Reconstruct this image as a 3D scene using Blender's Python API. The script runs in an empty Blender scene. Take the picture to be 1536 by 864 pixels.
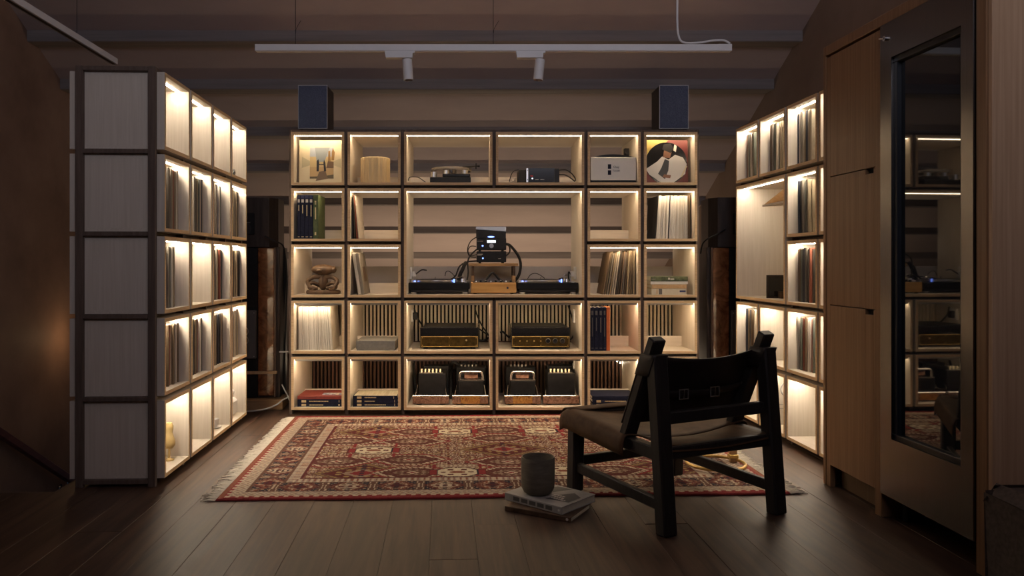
import bpy, math, random
import numpy as np
from mathutils import Vector, Matrix, Euler
random.seed(7)
PI = math.pi
sc = bpy.context.scene
COL = sc.collection

# ------------------------------------------------------------------ camera
CAM_H = 1.09
F = 1165.0                      # focal length in pixels of a 1536 px wide frame
U0, V0 = 714.0, 393.0           # principal point (shift lens)
cam_d = bpy.data.cameras.new('camera')
cam_d.sensor_width = 36.0
cam_d.lens = F / 1536.0 * 36.0
cam_d.shift_x = (768.0 - U0) / 1536.0
cam_d.shift_y = -(432.0 - V0) / 1536.0
cam_d.clip_start = 0.05
cam = bpy.data.objects.new('camera', cam_d)
cam.location = (0, 0, CAM_H)
cam.rotation_euler = (PI / 2, 0, 0)
COL.objects.link(cam)
sc.camera = cam

# ------------------------------------------------------------------ world, light, exposure
wd = bpy.data.worlds.new('dusk')
sc.world = wd
wd.use_nodes = True
wbg = wd.node_tree.nodes['Background']
wbg.inputs[0].default_value = (0.42, 0.50, 0.70, 1)
wbg.inputs[1].default_value = 0.03

def area(name, loc, rot, sx, sy, energy, col):
    l = bpy.data.lights.new(name, 'AREA')
    l.shape = 'RECTANGLE'; l.size = sx; l.size_y = sy
    l.energy = energy; l.color = col
    o = bpy.data.objects.new(name, l)
    o.location = loc; o.rotation_euler = rot
    COL.objects.link(o)
    return o
# added fill lamp behind the camera, aimed up and forward at the roof
area('fill_light_behind_camera', (0.7, -0.6, 3.1), (math.radians(138), 0, math.radians(0)), 1.8, 1.0, 68.0, (0.84, 0.85, 1.0))
# low stair lamp behind the left-hand shelf
def point(name, loc, energy, col, r=0.03):
    l = bpy.data.lights.new(name, 'POINT'); l.energy = energy; l.color = col; l.shadow_soft_size = r
    o = bpy.data.objects.new(name, l); o.location = loc; COL.objects.link(o); return o
point('stair_lamp_light', (-3.04, 6.05, 0.50), 1.0, (1.0, 0.60, 0.30), 0.06)
LED_COL = (1.0, 0.85, 0.66)
# added unseen area lamp behind the facing shelf, brightening the slope of the roof
area('added_uplight_behind_screen', (0.05, 8.15, 0.06), (PI, 0, 0), 3.4, 0.12, 22.0, (1.0, 0.74, 0.50))
LED_SIDE = 88.0
LED_BACK = 36.0
sc.view_settings.view_transform = 'Standard'
sc.view_settings.look = 'None'
sc.view_settings.gamma = 1.0
sc.view_settings.use_curve_mapping = False
sc.view_settings.exposure = 0.0
sc.cycles.use_denoising = True
sc.cycles.max_bounces = 10
sc.cycles.diffuse_bounces = 5
sc.cycles.glossy_bounces = 4
sc.cycles.transmission_bounces = 8
sc.cycles.sample_clamp_indirect = 4.0
sc.cycles.caustics_reflective = False
sc.cycles.caustics_refractive = False

TH = math.radians(2.4)          # the room is turned this much against the facing shelf
RX = Vector((math.cos(TH), math.sin(TH), 0)); RY = Vector((-math.sin(TH), math.cos(TH), 0))
def px(u, v, Y):
    return Vector(((u - U0) / F * Y, Y, CAM_H - (v - V0) / F * Y))
def pX(u, Y): return (u - U0) / F * Y
def pZ(v, Y): return CAM_H - (v - V0) / F * Y

# ------------------------------------------------------------------ materials
def mat(name, col=(0.5, 0.5, 0.5), rough=0.5, metal=0.0, spec=0.5, emit=None, estr=0.0, trans=0.0, ior=1.45, coat=0.0, aniso=0.0):
    m = bpy.data.materials.new(name); m.use_nodes = True
    b = m.node_tree.nodes['Principled BSDF']
    b.inputs['Base Color'].default_value = (*col, 1)
    b.inputs['Roughness'].default_value = rough
    b.inputs['Metallic'].default_value = metal
    b.inputs['Specular IOR Level'].default_value = spec
    b.inputs['Transmission Weight'].default_value = trans
    b.inputs['IOR'].default_value = ior
    b.inputs['Coat Weight'].default_value = coat
    b.inputs['Anisotropic'].default_value = aniso
    if emit:
        b.inputs['Emission Color'].default_value = (*emit, 1)
        b.inputs['Emission Strength'].default_value = estr
    return m

def ramp(nt, fac, stops):
    r = nt.nodes.new('ShaderNodeValToRGB')
    els = r.color_ramp.elements
    while len(els) < len(stops): els.new(0.5)
    for e, (p, c) in zip(els, stops):
        e.position = p; e.color = (*c, 1)
    nt.links.new(fac, r.inputs[0])
    return r.outputs[0]

def noisy(name, c1, c2, scale=(8, 8, 8), rough=0.5, detail=5.0, nscale=1.0, bump=0.0, bscale=None, metal=0.0, spec=0.4, rnd=0.0, lo=0.35, hi=0.65, coat=0.0, rough2=None, dist=0.0):
    """Principled with a stretched noise between two colours; rnd varies value per object."""
    m = mat(name, c1, rough, metal, spec, coat=coat)
    nt = m.node_tree; b = nt.nodes['Principled BSDF']
    tc = nt.nodes.new('ShaderNodeTexCoord')
    oi = nt.nodes.new('ShaderNodeObjectInfo')
    mp = nt.nodes.new('ShaderNodeMapping'); mp.inputs['Scale'].default_value = scale
    add = nt.nodes.new('ShaderNodeVectorMath'); add.operation = 'MULTIPLY_ADD'
    cx = nt.nodes.new('ShaderNodeCombineXYZ')
    for i in range(3): nt.links.new(oi.outputs['Random'], cx.inputs[i])
    nt.links.new(cx.outputs[0], add.inputs[0]); add.inputs[1].default_value = (17, 31, 23)
    nt.links.new(tc.outputs['Object'], add.inputs[2])
    nt.links.new(add.outputs[0], mp.inputs[0])
    n = nt.nodes.new('ShaderNodeTexNoise'); n.inputs['Scale'].default_value = nscale
    n.inputs['Detail'].default_value = detail; n.inputs['Roughness'].default_value = 0.6
    n.inputs['Distortion'].default_value = dist
    nt.links.new(mp.outputs[0], n.inputs['Vector'])
    out = ramp(nt, n.outputs['Fac'], [(lo, c1), (hi, c2)])
    if rnd > 0:
        hs = nt.nodes.new('ShaderNodeHueSaturation')
        mr = nt.nodes.new('ShaderNodeMapRange'); mr.inputs[3].default_value = 1 - rnd; mr.inputs[4].default_value = 1 + rnd
        nt.links.new(oi.outputs['Random'], mr.inputs[0]); nt.links.new(mr.outputs[0], hs.inputs['Value'])
        nt.links.new(out, hs.inputs['Color']); out = hs.outputs[0]
    nt.links.new(out, b.inputs['Base Color'])
    if rough2 is not None:
        mr2 = nt.nodes.new('ShaderNodeMapRange'); mr2.inputs[3].default_value = rough; mr2.inputs[4].default_value = rough2
        nt.links.new(n.outputs['Fac'], mr2.inputs[0]); nt.links.new(mr2.outputs[0], b.inputs['Roughness'])
    if bump > 0:
        bp = nt.nodes.new('ShaderNodeBump'); bp.inputs['Strength'].default_value = bump; bp.inputs['Distance'].default_value = 0.002
        nt.links.new(n.outputs['Fac'], bp.inputs['Height']); nt.links.new(bp.outputs[0], b.inputs['Normal'])
    return m

M = {}
M['maple'] = noisy('maple_veneer', (0.66, 0.585, 0.485), (0.73, 0.655, 0.555), (90, 90, 3), 0.5, spec=0.3)
M['maple_h'] = noisy('maple_veneer_flat', (0.66, 0.585, 0.485), (0.73, 0.655, 0.555), (3, 90, 90), 0.5, spec=0.3)
M['plyedge'] = noisy('plywood_edge', (0.58, 0.405, 0.225), (0.76, 0.555, 0.335), (6, 300, 300), 0.55, spec=0.3)
M['frame'] = noisy('smoked_oak', (0.030, 0.021, 0.018), (0.050, 0.035, 0.029), (60, 60, 4), 0.6, spec=0.3)
M['frame_lt'] = noisy('brown_oak', (0.16, 0.10, 0.065), (0.22, 0.145, 0.095), (60, 60, 4), 0.6, spec=0.3)
M['led'] = mat('led_tape', (1, 1, 1), emit=(1.0, 0.745, 0.475), estr=LED_BACK)
M['led_side'] = mat('led_tape_bright', (1, 1, 1), emit=LED_COL, estr=LED_SIDE)
M['floor'] = noisy('dark_floor_oak', (0.036, 0.020, 0.013), (0.108, 0.063, 0.042), (26, 1.6, 26), 0.40, detail=8, bump=0.12, rnd=0.12, spec=0.4, rough2=0.55, dist=0.4)
M['gap'] = mat('dark_gap', (0.012, 0.009, 0.008), 0.9)
M['roof'] = noisy('painted_roof_boards', (0.43, 0.355, 0.335), (0.48, 0.40, 0.375), (1.2, 3, 3), 0.8, spec=0.2)
M['beam'] = noisy('shaded_beam', (0.21, 0.185, 0.18), (0.27, 0.24, 0.23), (1.0, 25, 25), 0.75, spec=0.2, bump=0.1)  # darker than the roof boards: shade of the beam fronts is in the colour
M['plaster'] = noisy('brown_plaster', (0.20, 0.125, 0.090), (0.29, 0.19, 0.14), (2.2, 2.2, 2.2), 0.55, detail=9, spec=0.35, bump=0.25, rough2=0.8)
M['wallr'] = noisy('taupe_plaster', (0.21, 0.150, 0.115), (0.25, 0.185, 0.145), (2, 2, 2), 0.85, detail=7, spec=0.2)
M['slat'] = noisy('pale_slat', (0.74, 0.64, 0.50), (0.80, 0.70, 0.56), (60, 60, 3), 0.55, spec=0.3)
M['slatd'] = noisy('dark_brown_slat', (0.125, 0.070, 0.048), (0.165, 0.095, 0.065), (60, 60, 3), 0.55, spec=0.3)  # lower slats and rails, a darker brown than the upper slats
M['cab'] = noisy('oak_cabinet', (0.20, 0.105, 0.048), (0.27, 0.150, 0.075), (70, 70, 1.6), 0.42, spec=0.4, detail=6)
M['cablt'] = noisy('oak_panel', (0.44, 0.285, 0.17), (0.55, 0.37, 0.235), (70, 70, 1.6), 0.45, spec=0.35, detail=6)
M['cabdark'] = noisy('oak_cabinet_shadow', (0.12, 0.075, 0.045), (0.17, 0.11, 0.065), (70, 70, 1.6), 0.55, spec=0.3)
M['steel'] = noisy('brushed_steel', (0.20, 0.185, 0.175), (0.24, 0.225, 0.215), (260, 260, 1.2), 0.27, metal=1.0, spec=0.5, bump=0.03)
M['glass'] = mat('dark_glass', (0.010, 0.012, 0.016), 0.02, spec=0.75, coat=0.6)
M['gasket'] = mat('black_gasket', (0.012, 0.014, 0.018), 0.45)
M['chrome'] = mat('chrome', (0.75, 0.75, 0.75), 0.15, 1.0)
M['white'] = noisy('white_paint', (0.74, 0.72, 0.69), (0.79, 0.77, 0.74), (5, 5, 5), 0.45)
M['black'] = noisy('black_enamel', (0.006, 0.006, 0.007), (0.011, 0.011, 0.012), (30, 30, 30), 0.42, spec=0.3)
M['blackg'] = mat('black_gloss', (0.010, 0.010, 0.012), 0.15, coat=0.3)
M['rubber'] = mat('black_rubber', (0.013, 0.012, 0.012), 0.6)
M['silver'] = mat('brushed_aluminium', (0.62, 0.60, 0.57), 0.3, 1.0)
M['brass'] = noisy('aged_brass', (0.58, 0.38, 0.12), (0.72, 0.50, 0.19), (30, 30, 30), 0.38, metal=0.75)
M['brassd'] = noisy('dark_brass_plate', (0.050, 0.032, 0.010), (0.10, 0.064, 0.020), (40, 3, 40), 0.30, metal=0.5)
M['cherry'] = noisy('honey_maple', (0.50, 0.27, 0.085), (0.62, 0.36, 0.13), (3, 40, 40), 0.4, spec=0.4)
M['oakb'] = noisy('oiled_oak', (0.33, 0.19, 0.085), (0.42, 0.25, 0.12), (4, 60, 60), 0.5)
M['chair'] = noisy('ebonised_oak', (0.014, 0.011, 0.010), (0.026, 0.020, 0.017), (60, 60, 4), 0.5, spec=0.35, bump=0.1)
M['leather'] = noisy('brown_saddle_leather', (0.060, 0.030, 0.014), (0.115, 0.062, 0.031), (9, 9, 9), 0.6, detail=8, spec=0.18, bump=0.15)
M['leatherb'] = noisy('black_saddle_leather', (0.012, 0.008, 0.006), (0.022, 0.014, 0.011), (9, 9, 9), 0.5, detail=8, spec=0.35, bump=0.15)
M['stone'] = noisy('grey_stoneware', (0.115, 0.095, 0.068), (0.165, 0.14, 0.10), (14, 14, 60), 0.75, detail=8, bump=0.2)
M['burl'] = noisy('burl_veneer', (0.10, 0.032, 0.012), (0.30, 0.115, 0.045), (9, 9, 9), 0.07, detail=9, dist=1.6, coat=1.0, spec=1.0)
M['rosewood'] = noisy('figured_rosewood', (0.10, 0.042, 0.027), (0.30, 0.165, 0.115), (26, 26, 26), 0.22, detail=6, dist=2.2, coat=0.4)
M['amber'] = noisy('amber_burl', (0.18, 0.055, 0.014), (0.50, 0.25, 0.065), (24, 24, 24), 0.20, detail=6, dist=2.0, coat=0.5)
M['darkwood'] = noisy('black_walnut', (0.028, 0.018, 0.013), (0.050, 0.034, 0.026), (40, 40, 3), 0.45)
M['greypanel'] = noisy('grey_panel', (0.085, 0.080, 0.078), (0.11, 0.105, 0.10), (60, 60, 2), 0.55)
M['grille'] = None
M['cream'] = noisy('cream_card', (0.68, 0.60, 0.41), (0.75, 0.67, 0.48), (6, 6, 6), 0.45)
M['creamvase'] = noisy('cream_fluted_resin', (0.66, 0.50, 0.27), (0.76, 0.60, 0.36), (10, 10, 1), 0.5)
M['paper'] = noisy('white_paper', (0.70, 0.665, 0.60), (0.78, 0.745, 0.68), (8, 8, 120), 0.8, rnd=0.10)
M['navy'] = noisy('navy_cloth', (0.008, 0.010, 0.024), (0.015, 0.017, 0.038), (80, 80, 80), 0.7, spec=0.15)
M['navylt'] = mat('navy_spine_band', (0.022, 0.030, 0.095), 0.5)
M['green'] = noisy('green_cloth', (0.050, 0.072, 0.028), (0.082, 0.108, 0.046), (40, 40, 40), 0.6)
M['greendark'] = noisy('forest_print', (0.045, 0.060, 0.030), (0.13, 0.15, 0.075), (40, 40, 40), 0.45)
M['red'] = noisy('red_cloth', (0.17, 0.030, 0.024), (0.22, 0.042, 0.032), (30, 30, 30), 0.5)
M['orange'] = noisy('orange_cloth', (0.55, 0.13, 0.035), (0.60, 0.16, 0.05), (30, 30, 30), 0.55)
M['gold'] = mat('gold_foil', (0.62, 0.50, 0.28), 0.4, 0.3)
M['silverprint'] = mat('pale_print', (0.62, 0.58, 0.52), 0.5)
M['tan'] = noisy('tan_cloth', (0.46, 0.29, 0.14), (0.55, 0.37, 0.20), (40, 40, 40), 0.6)
M['sand'] = noisy('sand_cloth', (0.52, 0.47, 0.36), (0.58, 0.53, 0.42), (40, 40, 40), 0.6)
M['greybox'] = noisy('grey_cloth_box', (0.17, 0.165, 0.155), (0.215, 0.205, 0.19), (60, 60, 60), 0.6)
M['palebook'] = noisy('pale_grey_cover', (0.30, 0.285, 0.26), (0.38, 0.36, 0.33), (14, 14, 14), 0.5)
M['stripe'] = noisy('slat_reflection', (0.50, 0.44, 0.30), (0.66, 0.60, 0.44), (60, 3, 3), 0.25)  # reflection of the bright slats, put into the colour of a book cover
M['carved'] = noisy('carved_wood', (0.055, 0.030, 0.016), (0.125, 0.073, 0.040), (20, 20, 20), 0.5, detail=8, bump=0.3)
M['violet'] = noisy('mauve_book', (0.25, 0.20, 0.28), (0.31, 0.25, 0.34), (20, 20, 20), 0.6)
M['acrylic'] = mat('smoked_acrylic', (0.45, 0.40, 0.34), 0.12, trans=0.6)
M['bluelight'] = mat('blue_indicator', (0.2, 0.3, 1), emit=(0.16, 0.28, 1.0), estr=4.0)
M['display'] = mat('white_display', (0.8, 0.9, 1), emit=(0.75, 0.88, 1.0), estr=1.0)
M['bulb'] = mat('bulb_glow', (1, 1, 1), emit=(1.0, 0.85, 0.62), estr=30.0)
M['redprint'] = mat('red_print', (0.55, 0.05, 0.05), 0.5)
M['ink'] = mat('black_ink', (0.01, 0.01, 0.012), 0.5)
M['uph'] = noisy('dark_boucle', (0.060, 0.045, 0.036), (0.095, 0.072, 0.058), (70, 70, 70), 0.95, bump=0.5)
M['handrail'] = noisy('mahogany_rail', (0.10, 0.035, 0.026), (0.15, 0.055, 0.04), (30, 3, 30), 0.35)
M['cablew'] = mat('white_cable', (0.60, 0.58, 0.54), 0.5)
M['orn'] = noisy('yellow_resin', (0.66, 0.47, 0.19), (0.74, 0.56, 0.27), (14, 14, 14), 0.4)
M['fringe'] = noisy('cotton_fringe', (0.55, 0.50, 0.41), (0.66, 0.61, 0.52), (60, 60, 60), 0.9)
# sleeve colours of the records
SLEEVES = [noisy('sleeve_%d' % i, c, tuple(x * 0.72 for x in c), (30, 30, 6), 0.6, rnd=0.15) for i, c in enumerate([
    (0.36, 0.29, 0.19), (0.24, 0.18, 0.11), (0.50, 0.43, 0.33), (0.055, 0.045, 0.036), (0.15, 0.10, 0.06),
    (0.24, 0.21, 0.17), (0.03, 0.034, 0.05), (0.27, 0.085, 0.05), (0.68, 0.62, 0.53), (0.13, 0.14, 0.115)])]
def fabric():
    m = mat('blue_grille_cloth', (0.03, 0.04, 0.07), 0.9)
    nt = m.node_tree; b = nt.nodes['Principled BSDF']
    tc = nt.nodes.new('ShaderNodeTexCoord')
    w1 = nt.nodes.new('ShaderNodeTexNoise'); w1.inputs['Scale'].default_value = 260
    nt.links.new(tc.outputs['Object'], w1.inputs['Vector'])
    nt.links.new(ramp(nt, w1.outputs['Fac'], [(0.3, (0.050, 0.066, 0.115)), (0.7, (0.12, 0.15, 0.235))]), b.inputs['Base Color'])
    return m
M['grille'] = fabric()

# ------------------------------------------------------------------ mesh helpers
class B:
    def __init__(s):
        s.v = []; s.f = []; s.m = []
    def add(s, vs, fs, mi=0):
        o = len(s.v); s.v += [tuple(v) for v in vs]
        s.f += [tuple(i + o for i in f) for f in fs]; s.m += [mi] * len(fs)
        return s
    def box(s, x0, x1, y0, y1, z0, z1, mi=0, front=None, T=None):
        vs = [(x0, y0, z0), (x1, y0, z0), (x1, y1, z0), (x0, y1, z0), (x0, y0, z1), (x1, y0, z1), (x1, y1, z1), (x0, y1, z1)]
        if T: vs = [T @ Vector(v) for v in vs]
        fs = [(0, 3, 2, 1), (4, 5, 6, 7), (0, 1, 5, 4), (1, 2, 6, 5), (2, 3, 7, 6), (3, 0, 4, 7)]
        s.add(vs, fs, mi)
        if front is not None: s.m[-4] = front        # the -y face
        return s
    def cbox(s, x0, x1, y0, y1, z0, z1, c=0.004, mi=0, T=None):
        """box with all edges chamfered"""
        vs = []; idx = {}
        X = (x0, x1); Y = (y0, y1); Z = (z0, z1)
        for i in (0, 1):
            for j in (0, 1):
                for k in (0, 1):
                    sx, sy, sz = (1 - 2 * i), (1 - 2 * j), (1 - 2 * k)
                    for a in range(3):
                        p = [X[i] + sx * c, Y[j] + sy * c, Z[k] + sz * c]
                        p[a] = (X[i], Y[j], Z[k])[a]
                        idx[(i, j, k, a)] = len(vs); vs.append(Vector(p))
        fs = []
        for a in range(3):
            b_, c_ = (a + 1) % 3, (a + 2) % 3
            for s_ in (0, 1):
                q = []
                for (p1, p2) in ((0, 0), (1, 0), (1, 1), (0, 1)):
                    t = [0, 0, 0]; t[a] = s_; t[b_] = p1; t[c_] = p2
                    q.append(idx[(*t, a)])
                fs.append(q if s_ else q[::-1])
            # edges along axis a, between faces b_ and c_
            for p1 in (0, 1):
                for p2 in (0, 1):
                    t0 = [0, 0, 0]; t0[b_] = p1; t0[c_] = p2; t1 = list(t0); t1[a] = 1
                    q = [idx[(*t0, b_)], idx[(*t1, b_)], idx[(*t1, c_)], idx[(*t0, c_)]]
                    fs.append(q if p1 == p2 else q[::-1])
        for i in (0, 1):
            for j in (0, 1):
                for k in (0, 1):
                    q = [idx[(i, j, k, 0)], idx[(i, j, k, 1)], idx[(i, j, k, 2)]]
                    fs.append(q if (i + j + k) % 2 else q[::-1])
        if T: vs = [T @ v for v in vs]
        return s.add(vs, fs, mi)
    def cyl(s, p0, p1, r0, r1=None, n=16, mi=0, caps=True):
        p0, p1 = Vector(p0), Vector(p1); r1 = r0 if r1 is None else r1
        d = (p1 - p0).normalized()
        a = d.orthogonal().normalized(); b = d.cross(a)
        vs = []
        for p, r in ((p0, r0), (p1, r1)):
            for i in range(n):
                t = 2 * PI * i / n
                vs.append(p + a * (r * math.cos(t)) + b * (r * math.sin(t)))
        fs = [(i, (i + 1) % n, n + (i + 1) % n, n + i) for i in range(n)]
        if caps: fs += [tuple(range(n))[::-1], tuple(range(n, 2 * n))]
        return s.add(vs, fs, mi)
    def lathe(s, prof, n=24, c=(0, 0, 0), mi=0, flute=0.0, nf=0):
        vs = []
        for (r, z) in prof:
            for i in range(n):
                t = 2 * PI * i / n
                rr = r * (1 + (flute * math.cos(nf * t) if flute else 0))
                vs.append((c[0] + rr * math.cos(t), c[1] + rr * math.sin(t), c[2] + z))
        fs = []
        for k in range(len(prof) - 1):
            for i in range(n):
                j = (i + 1) % n
                fs.append((k * n + i, k * n + j, (k + 1) * n + j, (k + 1) * n + i))
        if prof[0][0] > 1e-5: fs.append(tuple(range(n))[::-1])
        if prof[-1][0] > 1e-5: fs.append(tuple(range((len(prof) - 1) * n, len(prof) * n)))
        return s.add(vs, fs, mi)
    def tube(s, pts, r, n=8, mi=0, smooth=6, closed=False, radii=None):
        P = [Vector(p) for p in pts]
        if smooth > 1 and len(P) > 2:
            Q = []; m_ = len(P); RR = []
            for i in range(m_ if closed else m_ - 1):
                g = lambda k: P[k % m_] if closed else P[min(max(k, 0), m_ - 1)]
                p0, p1, p2, p3 = g(i - 1), g(i), g(i + 1), g(i + 2)
                for k in range(smooth):
                    t = k / smooth
                    Q.append(0.5 * ((2 * p1) + (p2 - p0) * t + (2 * p0 - 5 * p1 + 4 * p2 - p3) * t * t + (3 * p1 - p0 - 3 * p2 + p3) * t ** 3))
                    if radii: RR.append(radii[i] * (1 - t) + radii[min(i + 1, m_ - 1)] * t)
            if not closed:
                Q.append(P[-1])
                if radii: RR.append(radii[-1])
            P = Q; radii = RR if radii else None
        m_ = len(P); vs = []; up = None
        for i in range(m_):
            d = (P[(i + 1) % m_] - P[i - 1]) if closed else (P[min(i + 1, m_ - 1)] - P[max(i - 1, 0)])
            d = d.normalized() if d.length > 1e-9 else Vector((0, 0, 1))
            up = d.orthogonal().normalized() if up is None else (up - d * up.dot(d)).normalized()
            b = d.cross(up)
            rr = radii[i] if radii else r
            for k in range(n):
                t = 2 * PI * k / n
                vs.append(P[i] + up * (rr * math.cos(t)) + b * (rr * math.sin(t)))
        fs = []
        for i in range(m_ if closed else m_ - 1):
            j = (i + 1) % m_
            for k in range(n):
                l = (k + 1) % n
                fs.append((i * n + k, i * n + l, j * n + l, j * n + k))
        if not closed: fs += [tuple(range(n))[::-1], tuple(range((m_ - 1) * n, m_ * n))]
        return s.add(vs, fs, mi)
    def prism(s, poly, y0, y1, mi=0):
        """polygon in x,z (counter-clockwise seen from -y) extruded along y"""
        n = len(poly)
        vs = [(x, y0, z) for x, z in poly] + [(x, y1, z) for x, z in poly]
        fs = [tuple(range(n)), tuple(range(n, 2 * n))[::-1]] + [(i, n + i, n + (i + 1) % n, (i + 1) % n) for i in range(n)]
        return s.add(vs, fs, mi)
    def bar(s, p0, p1, w, h, up=(0, 0, 1), c=0.004, mi=0):
        """squared bar from p0 to p1, width w (sideways), height h (along up)"""
        p0, p1 = Vector(p0), Vector(p1); d = p1 - p0; L = d.length; d.normalize()
        upv = Vector(up); sd = d.cross(upv).normalized(); uu = sd.cross(d).normalized()
        T = Matrix(((sd.x, d.x, uu.x, p0.x), (sd.y, d.y, uu.y, p0.y), (sd.z, d.z, uu.z, p0.z), (0, 0, 0, 1)))
        return s.cbox(-w / 2, w / 2, 0, L, -h / 2, h / 2, min(c, w / 3, h / 3), mi, T)
    def ball(s, c, rx, ry=None, rz=None, n=14, m_=9, mi=0, T=None):
        ry = ry or rx; rz = rz or rx; vs = []; fs = []
        for i in range(m_ + 1):
            ph = PI * i / m_
            for k in range(n):
                t = 2 * PI * k / n
                p = Vector((rx * math.sin(ph) * math.cos(t), ry * math.sin(ph) * math.sin(t), rz * math.cos(ph)))
                if T: p = T @ p
                vs.append(p + Vector(c))
        for i in range(m_):
            for k in range(n):
                l = (k + 1) % n
                fs.append((i * n + k, (i + 1) * n + k, (i + 1) * n + l, i * n + l))
        return s.add(vs, fs, mi)
    def mesh(s, name, mats, smooth=False):
        me = bpy.data.meshes.new(name)
        me.from_pydata(s.v, [], s.f)
        if not isinstance(mats, (list, tuple)): mats = [mats]
        for m_ in mats: me.materials.append(m_)
        if len(mats) > 1: me.polygons.foreach_set('material_index', s.m)
        if smooth: me.polygons.foreach_set('use_smooth', [True] * len(me.polygons))
        me.update()
        if smooth:
            try: me.set_sharp_from_angle(angle=math.radians(38))
            except Exception: pass
        return me

def link(name, me, parent=None, loc=(0, 0, 0), rz=0.0, rot=None, scale=None):
    o = bpy.data.objects.new(name, me); COL.objects.link(o)
    o.location = loc
    o.rotation_euler = rot if rot else (0, 0, rz)
    if scale: o.scale = scale
    if parent: o.parent = parent
    return o
def ob(name, b, mats, parent=None, smooth=False, **k):
    return link(name, b.mesh(name, mats, smooth), parent, **k)
def tag(o, label, cat, group=None):
    o['label'] = label; o['category'] = cat
    if group: o['group'] = group
    return o
def thing(name, label, cat, loc=(0, 0, 0), rz=0.0, group=None, rot=None):
    o = link(name, None, None, loc, rz, rot)
    return tag(o, label, cat, group)
def struct(name, b=None, mats=None, **k):
    o = ob(name, b, mats, **k) if b else link(name, None, **k)
    o['kind'] = 'structure'
    return o
M['frame'] = noisy('brown_stained_oak', (0.115, 0.080, 0.062), (0.165, 0.120, 0.095), (60, 60, 4), 0.6, spec=0.3)

# ================================================================== SETTING
def room(x, y, z=0.0):
    return RX * x + RY * y + Vector((0, 0, z))
X_EDGE, Y_EDGE = -1.828, 3.755      # the floor stops here at the stairwell (room axes)
XL, XR = -2.984, 2.574              # gable walls (room axes)
# floor: a dark subfloor and every board laid on it
b = B()
b.box(XL, X_EDGE, -3.0, Y_EDGE, -0.20, -0.022)
b.box(X_EDGE, XR, -3.0, 9.4, -0.20, -0.022)
floor = struct('floor', b, M['gap'], rz=TH)
rf = random.Random(3)
W = 0.178
x = X_EDGE - 6 * W - 0.004
while x < XR - 0.02:
    x1 = min(x + W, XR - 0.002)
    yend = Y_EDGE if x1 <= X_EDGE + 0.01 else 9.38
    y = -2.9 + rf.uniform(0.5, 4.6)
    yprev = -2.95
    while yprev < yend:
        y1 = min(y, yend)
        if yend - y1 < 0.5: y1 = yend
        dz = rf.uniform(-0.0012, 0.0012)
        ob('floorboard', B().cbox(x + 0.0003, x1 - 0.0003, yprev + 0.0004, y1 - 0.0004, -0.021, dz, 0.0010), M['floor'], floor)
        yprev = y1
        y = y1 + rf.choice((3.2, 3.8, 4.4, 5.0))
    x = x1
# stairwell
struct('floor_stairwell', B().box(XL, X_EDGE - 0.01, Y_EDGE, 9.4, -2.75, -2.65), M['gap'], rz=TH)
struct('trim_stairwell', B().box(X_EDGE - 0.02, X_EDGE, Y_EDGE, 9.38, -0.30, -0.003), M['frame'], rz=TH)
struct('trim_landing', B().box(XL, X_EDGE - 0.02, Y_EDGE, Y_EDGE + 0.02, -0.30, -0.003), M['frame'], rz=TH)
# gable walls and the low wall under the eaves
def roof_z(Y): return 5.498 - 0.493 * Y if Y > 1.5 else 4.758 - 0.493 * (1.5 - Y)
def gable(name, x0, x1, m_):
    pr = [(-4.2, -2.7), (9.7, -2.7), (9.7, roof_z(9.7) + 0.1), (1.5, roof_z(1.5) + 0.1), (-4.2, roof_z(-4.2) + 0.1)]
    bb = B(); n = len(pr)
    vs = [(x0, y, z) for y, z in pr] + [(x1, y, z) for y, z in pr]
    bb.add(vs, [tuple(range(n))[::-1], tuple(range(n, 2 * n))] + [(i, (i + 1) % n, n + (i + 1) % n, n + i) for i in range(n)])
    struct(name, bb, m_, rz=TH)
gable('wall_left', XL - 0.12, XL, M['plaster'])
gable('wall_right', XR, XR + 0.12, M['wallr'])
struct('wall_back', B().box(-3.6, 3.2, 9.30, 9.42, -0.2, 1.2), M['roof'])
# roof with its purlins stepping down behind the shelf
bb = B()
prof = [(9.9, roof_z(9.9)), (1.5, roof_z(1.5)), (-4.3, roof_z(-4.3)), (-4.3, roof_z(-4.3) + 0.14), (1.5, roof_z(1.5) + 0.14), (9.9, roof_z(9.9) + 0.14)]
n = len(prof)
bb.add([(-3.75, y, z) for y, z in prof] + [(3.2, y, z) for y, z in prof],
       [(0, 1, 4, 5), (1, 2, 3, 4), (n + 5, n + 4, n + 1, n), (n + 4, n + 3, n + 2, n + 1)] + [(i, n + i, n + (i + 1) % n, (i + 1) % n) for i in range(n)])
ceiling = struct('ceiling', bb, M['roof'])
for (y0, zb) in ((4.50, 3.21), (5.04, 2.94), (5.57, 2.672), (6.05, 2.435), (6.607, 2.162), (7.11, 1.92), (7.65, 1.652), (8.18, 1.39), (8.71, 1.128)):
    ob('purlin', B().cbox(-3.5, 3.0, y0, y0 + 0.21, zb, zb + 0.16, 0.006), M['beam'], ceiling)

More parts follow.
